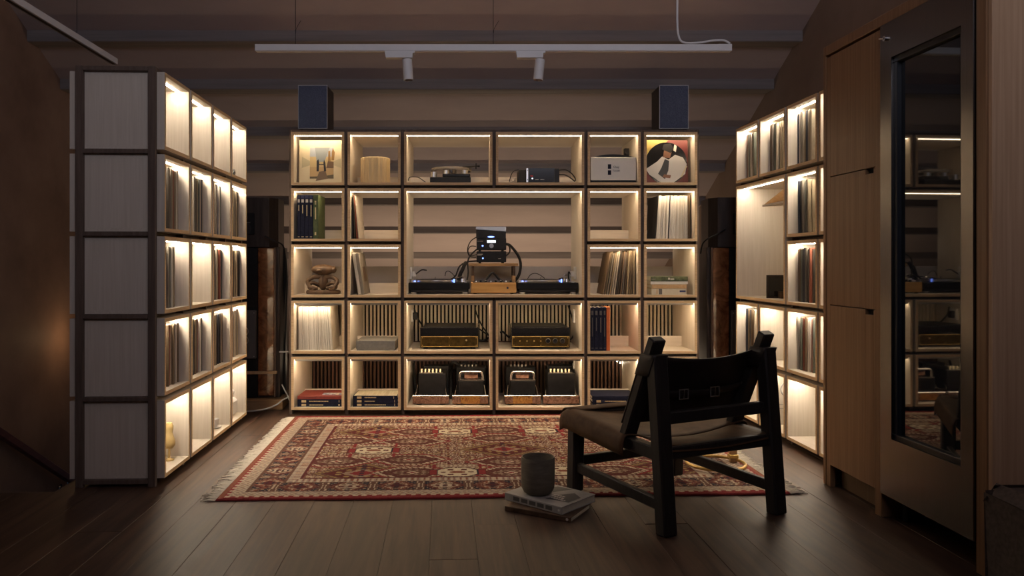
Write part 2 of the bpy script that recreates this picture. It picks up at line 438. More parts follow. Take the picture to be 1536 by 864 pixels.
# ================================================================== SHELF UNITS
P = 0.400; BW = 0.377; T = 0.018; Z0 = 0.038
class Unit:
    def __init__(s, origin, rz):
        s.o = Vector(origin); s.rz = rz
        s.R = Matrix.Rotation(rz, 3, 'Z')
    def pt(s, x, y, z): return s.o + s.R @ Vector((x, y, z))
UB = Unit((-1.314, 5.521, 0), 0.0)
UL = Unit((-1.516, 3.782, 0), PI / 2 + TH)
UR = Unit((1.814, 5.42, 0), -PI / 2 + TH)
ROWS = ['bottom', 'fourth', 'third', 'second', 'top']     # index = row from the floor
def rz_(r): return Z0 + r * P
_cache = {}
def box_meshes(w, h, d, back, stop, led, proud):
    k = (round(w, 4), round(h, 4), d, back, stop, led, proud)
    if k in _cache: return _cache[k]
    em = [M['maple'], M['plyedge']]; eh = [M['maple_h'], M['plyedge']]
    L = []
    L.append(('top_panel', B().box(0, w, 0, d, h - T, h, 0, 1).mesh('top_panel', eh), (0, 0, 0)))
    L.append(('bottom_panel', B().box(0, w, 0, d, 0, T, 0, 1).mesh('bottom_panel', eh), (0, 0, 0)))
    sm = B().box(0, T, 0, d, T, h - T, 0, 1).mesh('side_panel', em)
    L.append(('side_panel', sm, (0, 0, 0))); L.append(('side_panel', sm, (w - T, 0, 0)))
    if back: L.append(('back_panel', B().box(T, w - T, d - 0.012, d, T, h - T).mesh('back_panel', em), (0, 0, 0)))
    if stop: L.append(('record_stop', B().box(T, w - T, 0.350, 0.364, T, T + 0.075).mesh('record_stop', eh), (0, 0, 0)))
    y0, lip = (0.050, None) if back else (0.024, proud)
    L.append(('led_strip', B().box(T + 0.004, w - T - 0.004, y0, y0 + (0.012 if back else 0.019), h - T - (0.003 if back else proud + 0.0015), h - T + 0.001).mesh('led_strip', led), (0, 0, 0)))
    if lip: L.append(('led_channel', B().box(T + 0.002, w - T - 0.002, y0 - 0.003, y0 - 0.0002, h - T - (lip if lip < 0.01 else lip + 0.002), h - T + 0.001).mesh('led_channel', M['silver']), (0, 0, 0)))
    _cache[k] = L
    return L
def crate(U, x, z, w, h, d, label, group, back=False, stop=False, led=None, proud=0.006):
    t = thing('shelf_box', label, 'shelf box', U.pt(x, 0, z), U.rz, group)
    for (nm, me, off) in box_meshes(w, h, d, back, stop, led or M['led'], proud):
        link(nm, me, t, off)
    return t
ord5 = ['leftmost', 'second from left', 'third from left', 'third from right', 'second from right', 'rightmost']
DB, DS = 0.62, 0.453
BX = [0.0, 0.401, 0.802, 1.455, 2.108, 2.510]       # left edges of the six columns
BWD = [BW, BW, 0.629, 0.629, BW, BW]
has = {(4, 0): 'showing a cream picture sleeve', (4, 1): 'holding a fluted cream vase', (4, 2): 'holding a small turntable on silver pillars',
       (4, 3): 'holding a slim black amplifier', (4, 4): 'holding a white-fronted box', (4, 5): 'showing a picture disc sleeve',
       (3, 0): 'holding navy books and a green one', (3, 1): 'with sleeves leaning on its left side', (3, 4): 'standing empty', (3, 5): 'packed with white sleeves and a brown board',
       (2, 0): 'holding a carved wooden figure', (2, 1): 'with grey boxed sets leaning left', (2, 4): 'with worn records leaning right', (2, 5): 'holding a short stack of pale books',
       (1, 0): 'packed with white paper record sleeves', (1, 1): 'holding a flat grey box', (1, 2): 'holding a brass-fronted amplifier without knobs', (1, 3): 'holding a brass-fronted amplifier with three knobs',
       (1, 4): 'holding dark books and an orange one', (1, 5): 'standing empty above the chair', (0, 0): 'holding a red book on two navy ones', (0, 1): 'holding navy books with a painted slat reflection on top',
       (0, 2): 'holding two valve amplifiers on rosewood bases', (0, 3): 'holding two valve amplifiers partly behind the chair arm', (0, 4): 'holding dark blue books', (0, 5): 'hidden behind the chair back'}
for (r, c), what in has.items():
    crate(UB, BX[c], rz_(r), BWD[c], BW, DB, 'plywood box %s, %s row of facing shelf' % (what, ROWS[r]), 'boxes of the facing shelf',
          stop=c not in (2, 3) or r == 4, proud={4: 0.005, 3: 0.005, 2: 0.0045}.get(r, 0.0115))
crate(UB, BX[2], rz_(2), 1.282, BW + P, DB, 'large wide plywood box holding two turntables in the middle of the facing shelf', 'boxes of the facing shelf', proud=0.005)
lefthas = {(2, 0): 'holding records and a mauve book', (0, 0): 'with a yellow ornament', (0, 3): 'with a crumpled white bag', (0, 2): 'with a small white object', (4, 3): 'with a tiny carved thing'}
lc = ['nearest column', 'second column', 'third column', 'farthest column']
for r in range(5):
    for c in range(4):
        full = r in (1, 3) or (r == 2 and c != 1)
        what = lefthas.get((r, c), 'of upright records' if full else 'standing empty')
        crate(UL, c * P, rz_(r), BW, BW, DS, 'lit plywood box %s, %s row, %s, left shelf' % (what, ROWS[r], lc[c]), 'boxes of the left shelf',
              back=True, led=M['led_side'], proud=0.006)
rc = ['farthest column', 'second column', 'third column', 'column beside cabinet']
rightrec = {(4, 0), (4, 1), (4, 2), (3, 2), (2, 2), (1, 0), (1, 2), (0, 1)}
for r in range(5):
    for c in range(4):
        if r in (2, 3) and c < 2: continue
        what = 'of upright records' if (r, c) in rightrec else 'standing empty'
        crate(UR, c * P, rz_(r), BW, BW, DS, 'lit plywood box %s, %s row, %s, right shelf' % (what, ROWS[r], rc[c]), 'boxes of the right shelf',
              back=True, led=M['led_side'], proud=0.006)
crate(UR, 0, rz_(2), BW + P, BW + P, DS, 'large lit plywood box with triangular corner ledge in the right shelf', 'boxes of the right shelf', back=True, led=M['led_side'])

def frame(U, label, cols, d, zgap=0.023, skip=()):
    """posts between and beside the columns, rails across them, bearers under the boxes"""
    t = thing('box_rack', label, 'rack', U.o, U.rz)
    top = rz_(4) + BW
    for (x0, x1, segs) in cols:
        for y0 in (0.036, d - 0.072):
            for (a, c) in segs:
                ob('post', B().cbox(x0 + 0.0005, x1 - 0.0005, y0, y0 + 0.036, a, c, 0.002), M['frame'], t)
        for r in range(6):
            z1 = rz_(r) if r < 5 else top + zgap
            if not any(a - 0.03 <= z1 - zgap and z1 <= c + 0.03 for a, c in segs): continue
            ob('rail', B().cbox(x0 + 0.001, x1 - 0.001, 0.0725, d - 0.0725, z1 - zgap + 0.0005, z1 - 0.0005, 0.002), M['frame'], t)
    for i in range(len(cols) - 1):
        xa, xb_ = cols[i][1], cols[i + 1][0]
        for r in range(6):
            z1 = rz_(r) if r < 5 else top + zgap
            if any(a < xa + 0.1 and xb_ - 0.1 < c and zl - 0.03 < z1 - 0.01 < zh + 0.03 for (a, c, zl, zh) in skip): continue
            for y0 in ((0.074, d - 0.110) if r < 5 else (0.037, d - 0.071)):
                ob('bearer', B().cbox(xa + 0.0005, xb_ - 0.0005, y0, y0 + 0.034, z1 - zgap + 0.001, z1 - 0.0006, 0.002), M['frame'], t)
    return t
top = rz_(4) + BW + 0.023
full = [(0.0, top)]
colsB = [(-0.024, 0, full), (0.377, 0.401, full), (0.778, 0.802, full), (1.431, 1.455, [(0.0, rz_(2) - 0.024), (rz_(4) - 0.022, top)]), (2.084, 2.108, full), (2.485, 2.510, full), (2.887, 2.911, full)]
fb = frame(UB, 'dark oak frame carrying the boxes of the facing shelf', colsB, DB, skip=[(0.802, 2.084, 1.0, 1.4)])
ob('toe_board', B().cbox(0.0, 2.887, 0.085, 0.103, 0.0, Z0 - 0.024, 0.001), M['frame_lt'], fb)
cols4 = [(-0.024, 0, full)] + [(k * P - 0.023, k * P, full) for k in (1, 2, 3)] + [(3 * P + BW, 3 * P + BW + 0.024, full)]
frame(UL, 'dark oak frame carrying the boxes of the left shelf by the stairs', cols4, DS)
colsR = [(-0.024, 0, full), (P - 0.023, P, [(0.0, rz_(2) - 0.024), (rz_(4) - 0.022, top)])] + [(k * P - 0.023, k * P, full) for k in (2, 3)]
frame(UR, 'dark oak frame carrying the boxes of the right shelf', colsR, DS, skip=[(0.0, 0.777, 1.0, 1.4)])

M['backboard'] = noisy('pale_grey_board', (0.42, 0.39, 0.38), (0.47, 0.44, 0.43), (3, 3, 3), 0.7)
M['cove'] = mat('added_glow_tape', (1, 1, 1), emit=LED_COL, estr=6.0)
# slatted screen close behind the facing shelf
t = thing('slatted_screen', 'vertical slat screen seen through the backs of the lower facing shelf boxes', 'screen', (-1.40, 6.19, 0))
sl = B().cbox(0, 0.0168, 0, 0.022, 0.46, 0.845, 0.0015).mesh('slat', M['slat'])
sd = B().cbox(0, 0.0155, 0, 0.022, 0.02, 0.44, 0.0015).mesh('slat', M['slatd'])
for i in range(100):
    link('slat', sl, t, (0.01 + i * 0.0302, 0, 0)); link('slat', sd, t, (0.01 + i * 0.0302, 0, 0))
ob('top_board', B().cbox(0, 3.03, 0, 0.022, 0.850, 1.055, 0.002), M['backboard'], t)
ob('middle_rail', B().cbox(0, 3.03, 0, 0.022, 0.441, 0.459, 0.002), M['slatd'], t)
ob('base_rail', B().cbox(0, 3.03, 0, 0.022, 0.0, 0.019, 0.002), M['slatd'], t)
ob('added_glow_strip', B().box(0.05, 2.98, 0.030, 0.055, 1.035, 1.045), M['cove'], t)  # added glowing strip, unseen behind the board, to brighten the roof
ob('backing', B().box(0, 3.03, 0.065, 0.075, 0.0, 0.98), M['gap'], t)
for k, (u, v) in enumerate(((920.2, 538.6), (925.6, 541.5), (930.3, 544.2))):
    p = px(u, v, 6.13)
    t = thing('pea_bulb', '%s of three tiny glowing bulbs strung in the bottom row right of the amplifiers' % ('upper left', 'middle', 'lower right')[k] if False else
              ['upper left tiny glowing bulb of three in the bottom row box of dark books', 'middle tiny glowing bulb of three in the bottom row box of dark books', 'lower right tiny glowing bulb of three in the bottom row box of dark books'][k], 'light', p)
    ob('bulb', B().ball((0, 0, 0), 0.0065, n=10, m_=6), M['bulb'], t, smooth=True)
    ob('socket', B().cyl((0, 0.0055, 0), (0, 0.05, 0), 0.003, n=8), M['rubber'], t)

# ================================================================== CONTENTS OF THE SHELVES
def xb(u, y): return (u - U0) / F * (5.521 + y) + 1.314
def zb_(v, y): return CAM_H - (v - V0) / F * (5.521 + y)
def fz(r): return rz_(r) + T
rr = random.Random(11)
_sl = {}
def sleeve_mesh(m_):
    if m_.name not in _sl:
        poly = [(0.18, 0), (0.82, 0), (1, 0.012), (1, 1), (0, 1), (0, 0.012)]
        vs = [(x, y, 0) for x, y in poly] + [(x, y, 1) for x, y in poly]
        _sl[m_.name] = B().add(vs, [tuple(range(6))[::-1], tuple(range(6, 12))] + [(i, (i + 1) % 6, 6 + (i + 1) % 6, 6 + i) for i in range(6)]).mesh('record', m_)
    return _sl[m_.name]
def record(U, x, y, z, th, h, lean, m_, label, group, d=0.312, yaw=0.0):
    o = link('record', sleeve_mesh(m_), None, U.pt(x, y, z), scale=(th, d, h))
    o.rotation_mode = 'ZYX' if False else 'XYZ'
    o.rotation_euler = (0, lean, U.rz + yaw)
    return tag(o, label, 'record', group)
def records(U, x0, x1, z, n, label, group, y=0.062, lean=0.0, mats=None, jit=1.0):
    w = [rr.uniform(0.6, 1.4) for _ in range(n)]; s_ = sum(w); x = x0
    for k in range(n):
        th = w[k] / s_ * (x1 - x0)
        m_ = rr.choice(mats or SLEEVES)
        record(U, x, y + rr.uniform(-0.012, 0.014) * jit, z, th * 0.88, 0.312 + rr.uniform(-0.006, 0.004) * jit, lean, m_, label, group)
        x += th
for r in range(5):
    for c in range(4):
        if r in (1, 3) or (r == 2 and c != 1):
            g = 'records in the left shelf, %s row, %s' % (ROWS[r], lc[c])
            x1 = c * P + (0.352 if (r, c) != (2, 0) else 0.285)
            if r == 1 and c == 2: x1 -= 0.01
            records(UL, x1 - 0.185, x1, fz(r), 11, 'worn record spine in the left shelf, %s row, %s' % (ROWS[r], lc[c]), g, y=0.046, jit=0.7)
for (r, c) in sorted(rightrec - {(0, 1)}):
    g = 'records in the right shelf, %s row, %s' % (ROWS[r], rc[c])
    ln = 0.05 if (r, c) in ((4, 0), (3, 2)) else 0.0
    records(UR, c * P + 0.022, c * P + 0.20, fz(r), 11, 'worn record spine in the right shelf, %s row, %s' % (ROWS[r], rc[c]), g, y=0.062, lean=-ln)

# ---- books
def book(U, x0, y0, z0, L, D, Th, cover, label, up=False, pages='paper', spine_marks=(), top=None, rz=0.0, group=None, name='book'):
    """hardback with its spine to the front; up = standing"""
    t = thing(name, label, 'book', U.pt(x0, y0, z0), U.rz + rz, group)
    def mp(a0, a1, b0, b1, c0, c1):     # along length, depth, thickness
        return (c0, c1, b0, b1, a0, a1) if up else (a0, a1, b0, b1, c0, c1)
    k = min(0.003, Th * 0.2)
    bb = B().cbox(*mp(0, L, 0, D, 0, k), k * 0.3).cbox(*mp(0, L, 0, D, Th - k, Th), k * 0.3).cbox(*mp(0, L, -0.001, k, k * 0.5, Th - k * 0.5), k * 0.3)
    ob('cover', bb, M[cover], t)
    ob('pages', B().box(*mp(0.004, L - 0.004, k, D - 0.004, k, Th - k)), M[pages], t)
    for (a0, a1, c0, c1, m_) in spine_marks:
        ob('spine_print', B().box(*mp(a0 * L, a1 * L, -0.0018, -0.0008, c0 * Th, c1 * Th)), M[m_], t)
    if top:
        ob('cover_print', B().box(0.006, L - 0.006, 0.006, D - 0.006, Th, Th + 0.0008), M[top], t)  # carries the slat reflection painted on the top book
    return t
nav = lambda a, b_: ((0.83, 0.90, 0.2, 0.8, 'silverprint'), (a, b_, 0.40, 0.60, 'gold'), (0.035, 0.05, 0.2, 0.75, 'gold'), (0.92, 0.995, 0.05, 0.95, 'navylt'))
ends = [0.64, 0.58, 0.52, 0.51]
us = [445.7, 450.8, 457.2, 463.6, 469.7, 477.0]
nm = ['first', 'second', 'third', 'fourth']
for k in range(4):
    xa, xc = xb(us[k], 0.02), xb(us[k + 1], 0.02)
    book(UB, xa + 0.0005, 0.02, fz(3), 0.312, 0.235, xc - xa - 0.001, 'navy', '%s navy book from the left with silver spine tab beside the green book' % nm[k], True, spine_marks=nav(ends[k], 0.77), group='navy books in the second row')
xa = xb(469.7, 0.02)
tg = book(UB, xa + 0.001, 0.018, fz(3), 0.314, 0.245, 0.036, 'green', 'thick green cloth book standing right of four navy books', True,
     spine_marks=((0.82, 0.86, 0.3, 0.6, 'gold'), (0.78, 0.80, 0.3, 0.6, 'gold'), (0.44, 0.71, 0.36, 0.56, 'gold'), (0.08, 0.15, 0.3, 0.6, 'gold')))
# dark books with an orange one, fourth row
us = [885.9, 891.6, 898.0, 904.6, 909.6]
ends = [0.33, 0.46, 0.42, 0.33]
for k in range(4):
    xa, xc = xb(us[k], 0.02), xb(us[k + 1], 0.02)
    book(UB, xa + 0.0005, 0.022, fz(1), 0.311, 0.235, xc - xa - 0.001, 'navy', '%s dark navy book from the left beside the orange book' % nm[k], True,
         spine_marks=((0.82, 0.92, 0.2, 0.75, 'greypanel'), (ends[k], 0.76, 0.36, 0.6, 'greypanel'), (0.055, 0.07, 0.2, 0.8, 'greypanel')), group='dark navy books in the fourth row')
book(UB, xb(909.8, 0.02), 0.022, fz(1), 0.312, 0.235, 0.025, 'orange', 'slim orange book standing right of the dark navy books', True)
# lying stacks in the bottom row
def textmarks(n0, n1, c0=0.36, c1=0.64):
    out = []; a = n0; q = random.Random(int(n0 * 1000 + n1 * 77))
    while a < n1:
        w = q.uniform(0.012, 0.03); out.append((a, min(a + w, n1), c0, c1, 'gold')); a += w + 0.006
    return tuple(out)
tabm = ((0.09, 0.19, 0.2, 0.8, 'gold'),)
def stack(c, us_, items, x_end=None):
    z = fz(0)
    for (cover, th, L, D, label, marks, topm, yoff, rot) in items:
        book(UB, xb(us_, 0.03) + yoff, 0.03, z, L, D, th, cover, label, False, spine_marks=marks, top=topm, rz=rot)
        z += th + 0.0008
stack(0, 446.2, [('navy', 0.0245, 0.325, 0.245, 'lowest navy book under the red book', tabm + textmarks(0.26, 0.57) + ((0.9, 0.93, 0.3, 0.7, 'gold'),), None, 0, 0),
                 ('navy', 0.0265, 0.325, 0.245, 'upper navy book directly under the red book', tabm + textmarks(0.26, 0.68) + ((0.91, 0.92, 0.2, 0.8, 'gold'),), None, 0, 0),
                 ('red', 0.0235, 0.325, 0.265, 'red book with a pale photo patch lying on two navy books', (), None, 0, 0)])
stack(1, 529.6, [('navy', 0.0255, 0.318, 0.24, 'lowest of the three navy books in the stack with painted slat reflection', tabm + textmarks(0.26, 0.74) + ((0.93, 0.94, 0.2, 0.9, 'gold'),), None, 0, 0),
                 ('navy', 0.0255, 0.318, 0.24, 'middle of the three navy books in the stack with painted slat reflection', tabm + textmarks(0.26, 0.49) + ((0.93, 0.94, 0.2, 0.9, 'gold'),), None, 0, 0),
                 ('navy', 0.0255, 0.318, 0.24, 'navy book with slat reflection painted on its glossy cover topping its stack', tabm + textmarks(0.26, 0.52) + ((0.91, 0.92, 0.2, 0.8, 'gold'),), 'stripe', 0, 0)])
stack(4, 888.6, [('navy', 0.0245, 0.318, 0.24, 'lowest dark blue book of the stack beside the valve amplifiers', tabm + textmarks(0.28, 0.5), None, 0, 0),
                 ('navy', 0.0265, 0.318, 0.24, 'middle dark blue book of the stack beside the valve amplifiers', tabm + textmarks(0.28, 0.75), None, 0, 0),
                 ('navy', 0.024, 0.318, 0.26, 'dark blue book on top of the stack beside the valve amplifiers', (), None, -0.003, 0)])
# photo patch on the red book (small stand-in blocks of colour)
rb = [o for o in COL.objects if o.get('label', '').startswith('red book')][0]
pm = [mat('patch_a', (0.55, 0.50, 0.40), 0.4), mat('patch_b', (0.13, 0.17, 0.25), 0.4), mat('patch_c', (0.40, 0.46, 0.52), 0.4)]
bb = B(); q = random.Random(5)
for i in range(6):
    for j in range(3):
        bb.box(0.165 + 0.024 * i, 0.187 + 0.024 * i, 0.05 + 0.03 * j, 0.078 + 0.03 * j, 0.0236, 0.0242, q.randrange(3))
ob('cover_print', bb, pm, rb)
# pale stack, third row
z = fz(2)
for (cv, L, D, th, u, label, mk) in (
    ('sand', 0.252, 0.24, 0.043, 977.3, 'thick cream book lowest in the pale stack', ((0.14, 0.17, 0.1, 0.9, 'tan'), (0.21, 0.30, 0.05, 0.95, 'greypanel'), (0.80, 0.97, 0.4, 0.72, 'navylt'))),
    ('tan', 0.250, 0.23, 0.029, 977.8, 'tan cloth book lying on the thick cream book', ()),
    ('paper', 0.268, 0.22, 0.021, 976.0, 'white slim book lying under the green forest book', ()),
    ('greendark', 0.267, 0.22, 0.034, 976.0, 'green forest print book lying on top of the pale stack', ((0.02, 0.13, 0.42, 0.5, 'silverprint'), (0.47, 0.52, 0.35, 0.75, 'silverprint'), (0.53, 0.63, 0.35, 0.6, 'silverprint'), (0, 1, 0.0, 0.1, 'ink')))):
    book(UB, xb(u, 0.05), 0.05, z, L, D, th, cv, label, False, spine_marks=mk); z += th + 0.0008

# ---- records of the facing shelf
white = [M['paper'], SLEEVES[8], M['paper'], M['paper']]
x0, x1 = xb(982, 0.08), xb(1031.0, 0.08)
n = 30; x = x0
for k in range(n):
    th = (x1 - x0) / n
    m_ = M['ink'] if k in (0, 12) else rr.choice(white)
    record(UB, x, 0.075 + rr.uniform(-0.006, 0.006), fz(3), th * 0.86, 0.312 + rr.uniform(-0.003, 0.003), 0.075 * (1 - k / n), m_,
           'thin white paper sleeve packed in the second row beside the brown board', 'white sleeves in the second row')
    x += th
o = record(UB, xb(1032.0, 0.08), 0.078, fz(3), 0.017, 0.315, 0.0, SLEEVES[4], 'dark brown board standing right of the white sleeves', None)
o.name = 'divider_board'; o['category'] = 'board'
if 'group' in o: del o['group']
x0, x1 = xb(448.0, 0.08), xb(500.0, 0.08)
n = 34; x = x0
for k in range(n):
    th = (x1 - x0) / n
    record(UB, x, 0.075 + rr.uniform(-0.006, 0.006), fz(1), th * 0.86, 0.312 + rr.uniform(-0.003, 0.002), -0.075 * (k / n), rr.choice(white),
           'thin white paper sleeve packed in the fourth row, leftmost box', 'white sleeves in the fourth row')
    x += th
x0, x1 = xb(903.5, 0.08), xb(952.5, 0.08); n = 15; x = x0
for k in range(n):
    th = (x1 - x0) / n
    record(UB, x, 0.075 + rr.uniform(-0.012, 0.012), fz(2), th * 0.72, 0.312 + rr.uniform(-0.010, 0.006), 0.17 * (1 - k / (n - 1)) ** 0.8 + 0.01, rr.choice(SLEEVES[:6] + [SLEEVES[8]]),
           'worn record sleeve leaning right in the third row box', 'leaning records in the third row')
    x += th
# sleeves leaning on the left side, second row
for k, (m_, bx, ln, lab) in enumerate(((SLEEVES[3], 0.022, -0.035, 'black record sleeve leaning nearest the box side, second row'),
                                       (SLEEVES[7], 0.036, -0.07, 'red record sleeve leaning between black and pale sleeves, second row'),
                                       (SLEEVES[8], 0.048, -0.09, 'pale record sleeve leaning outermost in the second row'))):
    record(UB, BX[1] + T + bx, 0.05 + 0.01 * k, fz(3), 0.006, 0.312, ln, m_, lab, None)
for k, (bx, lab) in enumerate(((0.052, 'grey boxed set leaning left against the box side, third row'), (0.076, 'pale grey boxed set with a dark picture leaning outermost, third row'))):
    t = thing('boxed_set', lab, 'boxed set', UB.pt(BX[1] + T + bx, 0.035, fz(2)), 0)
    t.rotation_euler = (0, -0.145, 0)
    ob('case', B().cbox(0, 0.022, 0, 0.30, 0, 0.300, 0.002), SLEEVES[8] if k == 0 else SLEEVES[5], t)
    if k: ob('cover_print', B().box(0.0222, 0.0228, 0.08, 0.22, 0.09, 0.20), M['carved'], t)

# ---- two cover sleeves of the top row: plain stand-ins with shapes of similar colour
t = thing('picture_sleeve', 'cream record sleeve with a small desert scene standing in the top left box', 'record', UB.pt(xb(448.6, 0.085), 0.085, fz(4)), 0, rot=(math.radians(-2), 0, 0))
ob('sleeve', B().cbox(0, 0.315, 0, 0.005, 0, 0.315, 0.001), M['cream'], t)
def flat(name, pieces, par):
    for i, (poly, c, lv) in enumerate(pieces):
        ob(name, B().prism([(a * 0.315, b_ * 0.315) for a, b_ in poly], -0.0006 - 0.0003 * lv, 0.0 - 0.0003 * lv + 0.0002), mat('print', c, 0.45), par)
flat('print', [
    ([(0.245, 0.115), (0.79, 0.115), (0.79, 0.83), (0.245, 0.83)], (0.52, 0.37, 0.19), 0),
    ([(0.245, 0.38), (0.79, 0.38), (0.79, 0.62), (0.245, 0.62)], (0.60, 0.47, 0.24), 1),
    ([(0.245, 0.62), (0.79, 0.62), (0.79, 0.83), (0.245, 0.83)], (0.42, 0.47, 0.52), 1),
    ([(0.40, 0.50), (0.58, 0.50), (0.70, 0.83), (0.36, 0.83)], (0.30, 0.34, 0.36), 2),
    ([(0.245, 0.115), (0.79, 0.115), (0.79, 0.21), (0.55, 0.17), (0.245, 0.16)], (0.10, 0.085, 0.055), 2),
    ([(0.38, 0.06), (0.66, 0.11), (0.60, 0.30), (0.46, 0.27)], (0.17, 0.12, 0.08), 3),
    ([(0.62, 0.36), (0.79, 0.36), (0.79, 0.50), (0.66, 0.52)], (0.16, 0.10, 0.06), 3),
    ([(0.66, 0.52), (0.72, 0.52), (0.71, 0.76), (0.665, 0.74)], (0.32, 0.19, 0.07), 3),
    ([(0.74, 0.54), (0.80, 0.54), (0.815, 0.72), (0.77, 0.82), (0.745, 0.72)], (0.32, 0.19, 0.07), 3),
    ([(0.40, 0.28), (0.45, 0.28), (0.46, 0.48), (0.44, 0.56), (0.40, 0.52)], (0.025, 0.025, 0.03), 4),
    ([(0.57, 0.28), (0.62, 0.28), (0.60, 0.48), (0.57, 0.55), (0.555, 0.48)], (0.025, 0.025, 0.03), 4),
    ([(0.44, 0.43), (0.57, 0.43), (0.57, 0.45), (0.44, 0.45)], (0.025, 0.025, 0.03), 4),
    ([(0.06, 0.36), (0.245, 0.42), (0.245, 0.52), (0.06, 0.62)], (0.52, 0.48, 0.32), 0),
    ([(0.79, 0.42), (0.96, 0.36), (0.96, 0.58), (0.79, 0.52)], (0.56, 0.51, 0.35), 0)], t)
t = thing('picture_disc_sleeve', 'yellow and red sleeve with black and white picture disc, top right box', 'record', UB.pt(xb(967.6, 0.07), 0.07, fz(4)), math.radians(3), rot=(math.radians(-2), 0, math.radians(3)))
ob('sleeve', B().cbox(0, 0.315, 0, 0.005, 0, 0.315, 0.001), mat('red_board', (0.13, 0.030, 0.028), 0.45), t)
def circ(cx, cz, r, a0=0, a1=360, n=40): return [(cx + r * math.cos(math.radians(a0 + (a1 - a0) * i / n)), cz + r * math.sin(math.radians(a0 + (a1 - a0) * i / n))) for i in range(n + (1 if a1 - a0 < 360 else 0))]
flat('print', [([(0, 0.42), (0.55, 1.0), (0, 1.0)], (0.36, 0.27, 0.08), 0)], t)
dk = ob('disc', B().prism([(a * 0.315, b_ * 0.315) for a, b_ in circ(0.5, 0.46, 0.485)], -0.0022, -0.0002), M['blackg'], t)
flat('print', [
    ([(0.10, 0.20), (0.37, 0.02), (0.66, 0.02), (0.93, 0.22), (0.97, 0.45), (0.88, 0.60), (0.70, 0.66), (0.55, 0.55), (0.40, 0.62), (0.28, 0.50), (0.02, 0.33)], (0.58, 0.57, 0.55), 8),
    ([(0.30, 0.22), (0.46, 0.10), (0.54, 0.30), (0.56, 0.52), (0.46, 0.56), (0.38, 0.36)], (0.035, 0.038, 0.045), 9),
    ([(0.42, 0.60), (0.58, 0.58), (0.62, 0.72), (0.56, 0.82), (0.45, 0.80)], (0.20, 0.095, 0.055), 9),
    ([(0.40, 0.78), (0.60, 0.70), (0.66, 0.80), (0.60, 0.92), (0.44, 0.90)], (0.012, 0.011, 0.011), 10),
    ([(0.40, 0.14), (0.58, 0.12), (0.60, 0.19), (0.44, 0.21)], (0.20, 0.095, 0.055), 10),
    ([(0.66, 0.76), (0.72, 0.72), (0.74, 0.86), (0.69, 0.90)], (0.62, 0.58, 0.50), 9),
    ([(0.82, 0.14), (0.86, 0.16), (0.98, 0.40), (0.95, 0.41)], (0.60, 0.52, 0.33), 10)], t)

# ---- fluted vase, top row
bb = B(); bb.lathe([(0.100, 0.0), (0.104, 0.004), (0.104, 0.186), (0.100, 0.190), (0.092, 0.190), (0.090, 0.02), (0.0, 0.018)], 96, flute=0.035, nf=20)
t = tag(ob('fluted_vase', bb, M['creamvase'], None, True, loc=UB.pt(xb(563, 0.15), 0.15, fz(4))), 'fluted cream drum vase standing alone in the top row', 'vase')

# ---- carved figure, third row
k = 0.00484
t = thing('carved_figure', 'squat brown carved wooden figure with looped arms on an oval base', 'figure', UB.pt(xb(485, 0.13), 0.13, fz(2)), 0)
bb = B().lathe([(0.0, 0), (0.118, 0.0), (0.125, 0.008), (0.125, 0.022), (0.118, 0.030), (0.0, 0.031)], 32)
bb.v = [(x, y * 0.6, z) for x, y, z in bb.v]
ob('base', bb, M['carved'], t, True)
bb = B().ball((0, 0, 0.088), 0.036, 0.04, 0.062).tube([(0, 0, 0.10), (0, 0, 0.15)], 0.026, 12)
ob('body', bb, M['carved'], t, True)
bb = B().ball((0, 0, 0.178), 0.088, 0.06, 0.038, 24, 14)
bb.ball((-0.018, -0.052, 0.172), 0.022, 0.018, 0.012)
bb.ball((0.075, -0.005, 0.178), 0.022, 0.03, 0.026)
ob('head', bb, M['carved'], t, True)
for sx in (-1, 1):
    ob('arm', B().tube([(sx * 0.015, -0.01, 0.125), (sx * 0.065, -0.02, 0.125), (sx * 0.108, -0.03, 0.095), (sx * 0.085, -0.045, 0.055), (sx * 0.03, -0.05, 0.045)], 0.013, 10, radii=[0.018, 0.016, 0.014, 0.013, 0.012]), M['carved'], t, True)
    ob('leg', B().tube([(sx * 0.02, -0.01, 0.06), (sx * 0.075, -0.03, 0.085), (sx * 0.095, -0.03, 0.05), (sx * 0.05, -0.055, 0.033)], 0.014, 10), M['carved'], t, True)

# ---- grey box, fourth row
t = thing('archive_box', 'flat grey cloth box lying in the fourth row', 'box', UB.pt(xb(534, 0.04), 0.04, fz(1)), 0)
ob('lid', B().cbox(0, 0.281, 0, 0.31, 0.012, 0.072, 0.003), M['greybox'], t)
ob('tray', B().cbox(0.004, 0.277, 0.004, 0.306, 0, 0.0118, 0.001), M['greybox'], t)

# ================================================================== HI-FI EQUIPMENT
def feet(t, x0, x1, y0, y1, r, h, m_='rubber'):
    for x in (x0, x1):
        for y in (y0, y1):
            ob('foot', B().cyl((x, y, 0), (x, y, h), r, r, 14), M[m_], t, True)
def screw(t, x, y, z, m_='silver', r=0.003):
    ob('screw', B().cyl((x, y + 0.002, z), (x, y - 0.0015, z), r, r, 8), M[m_], t)
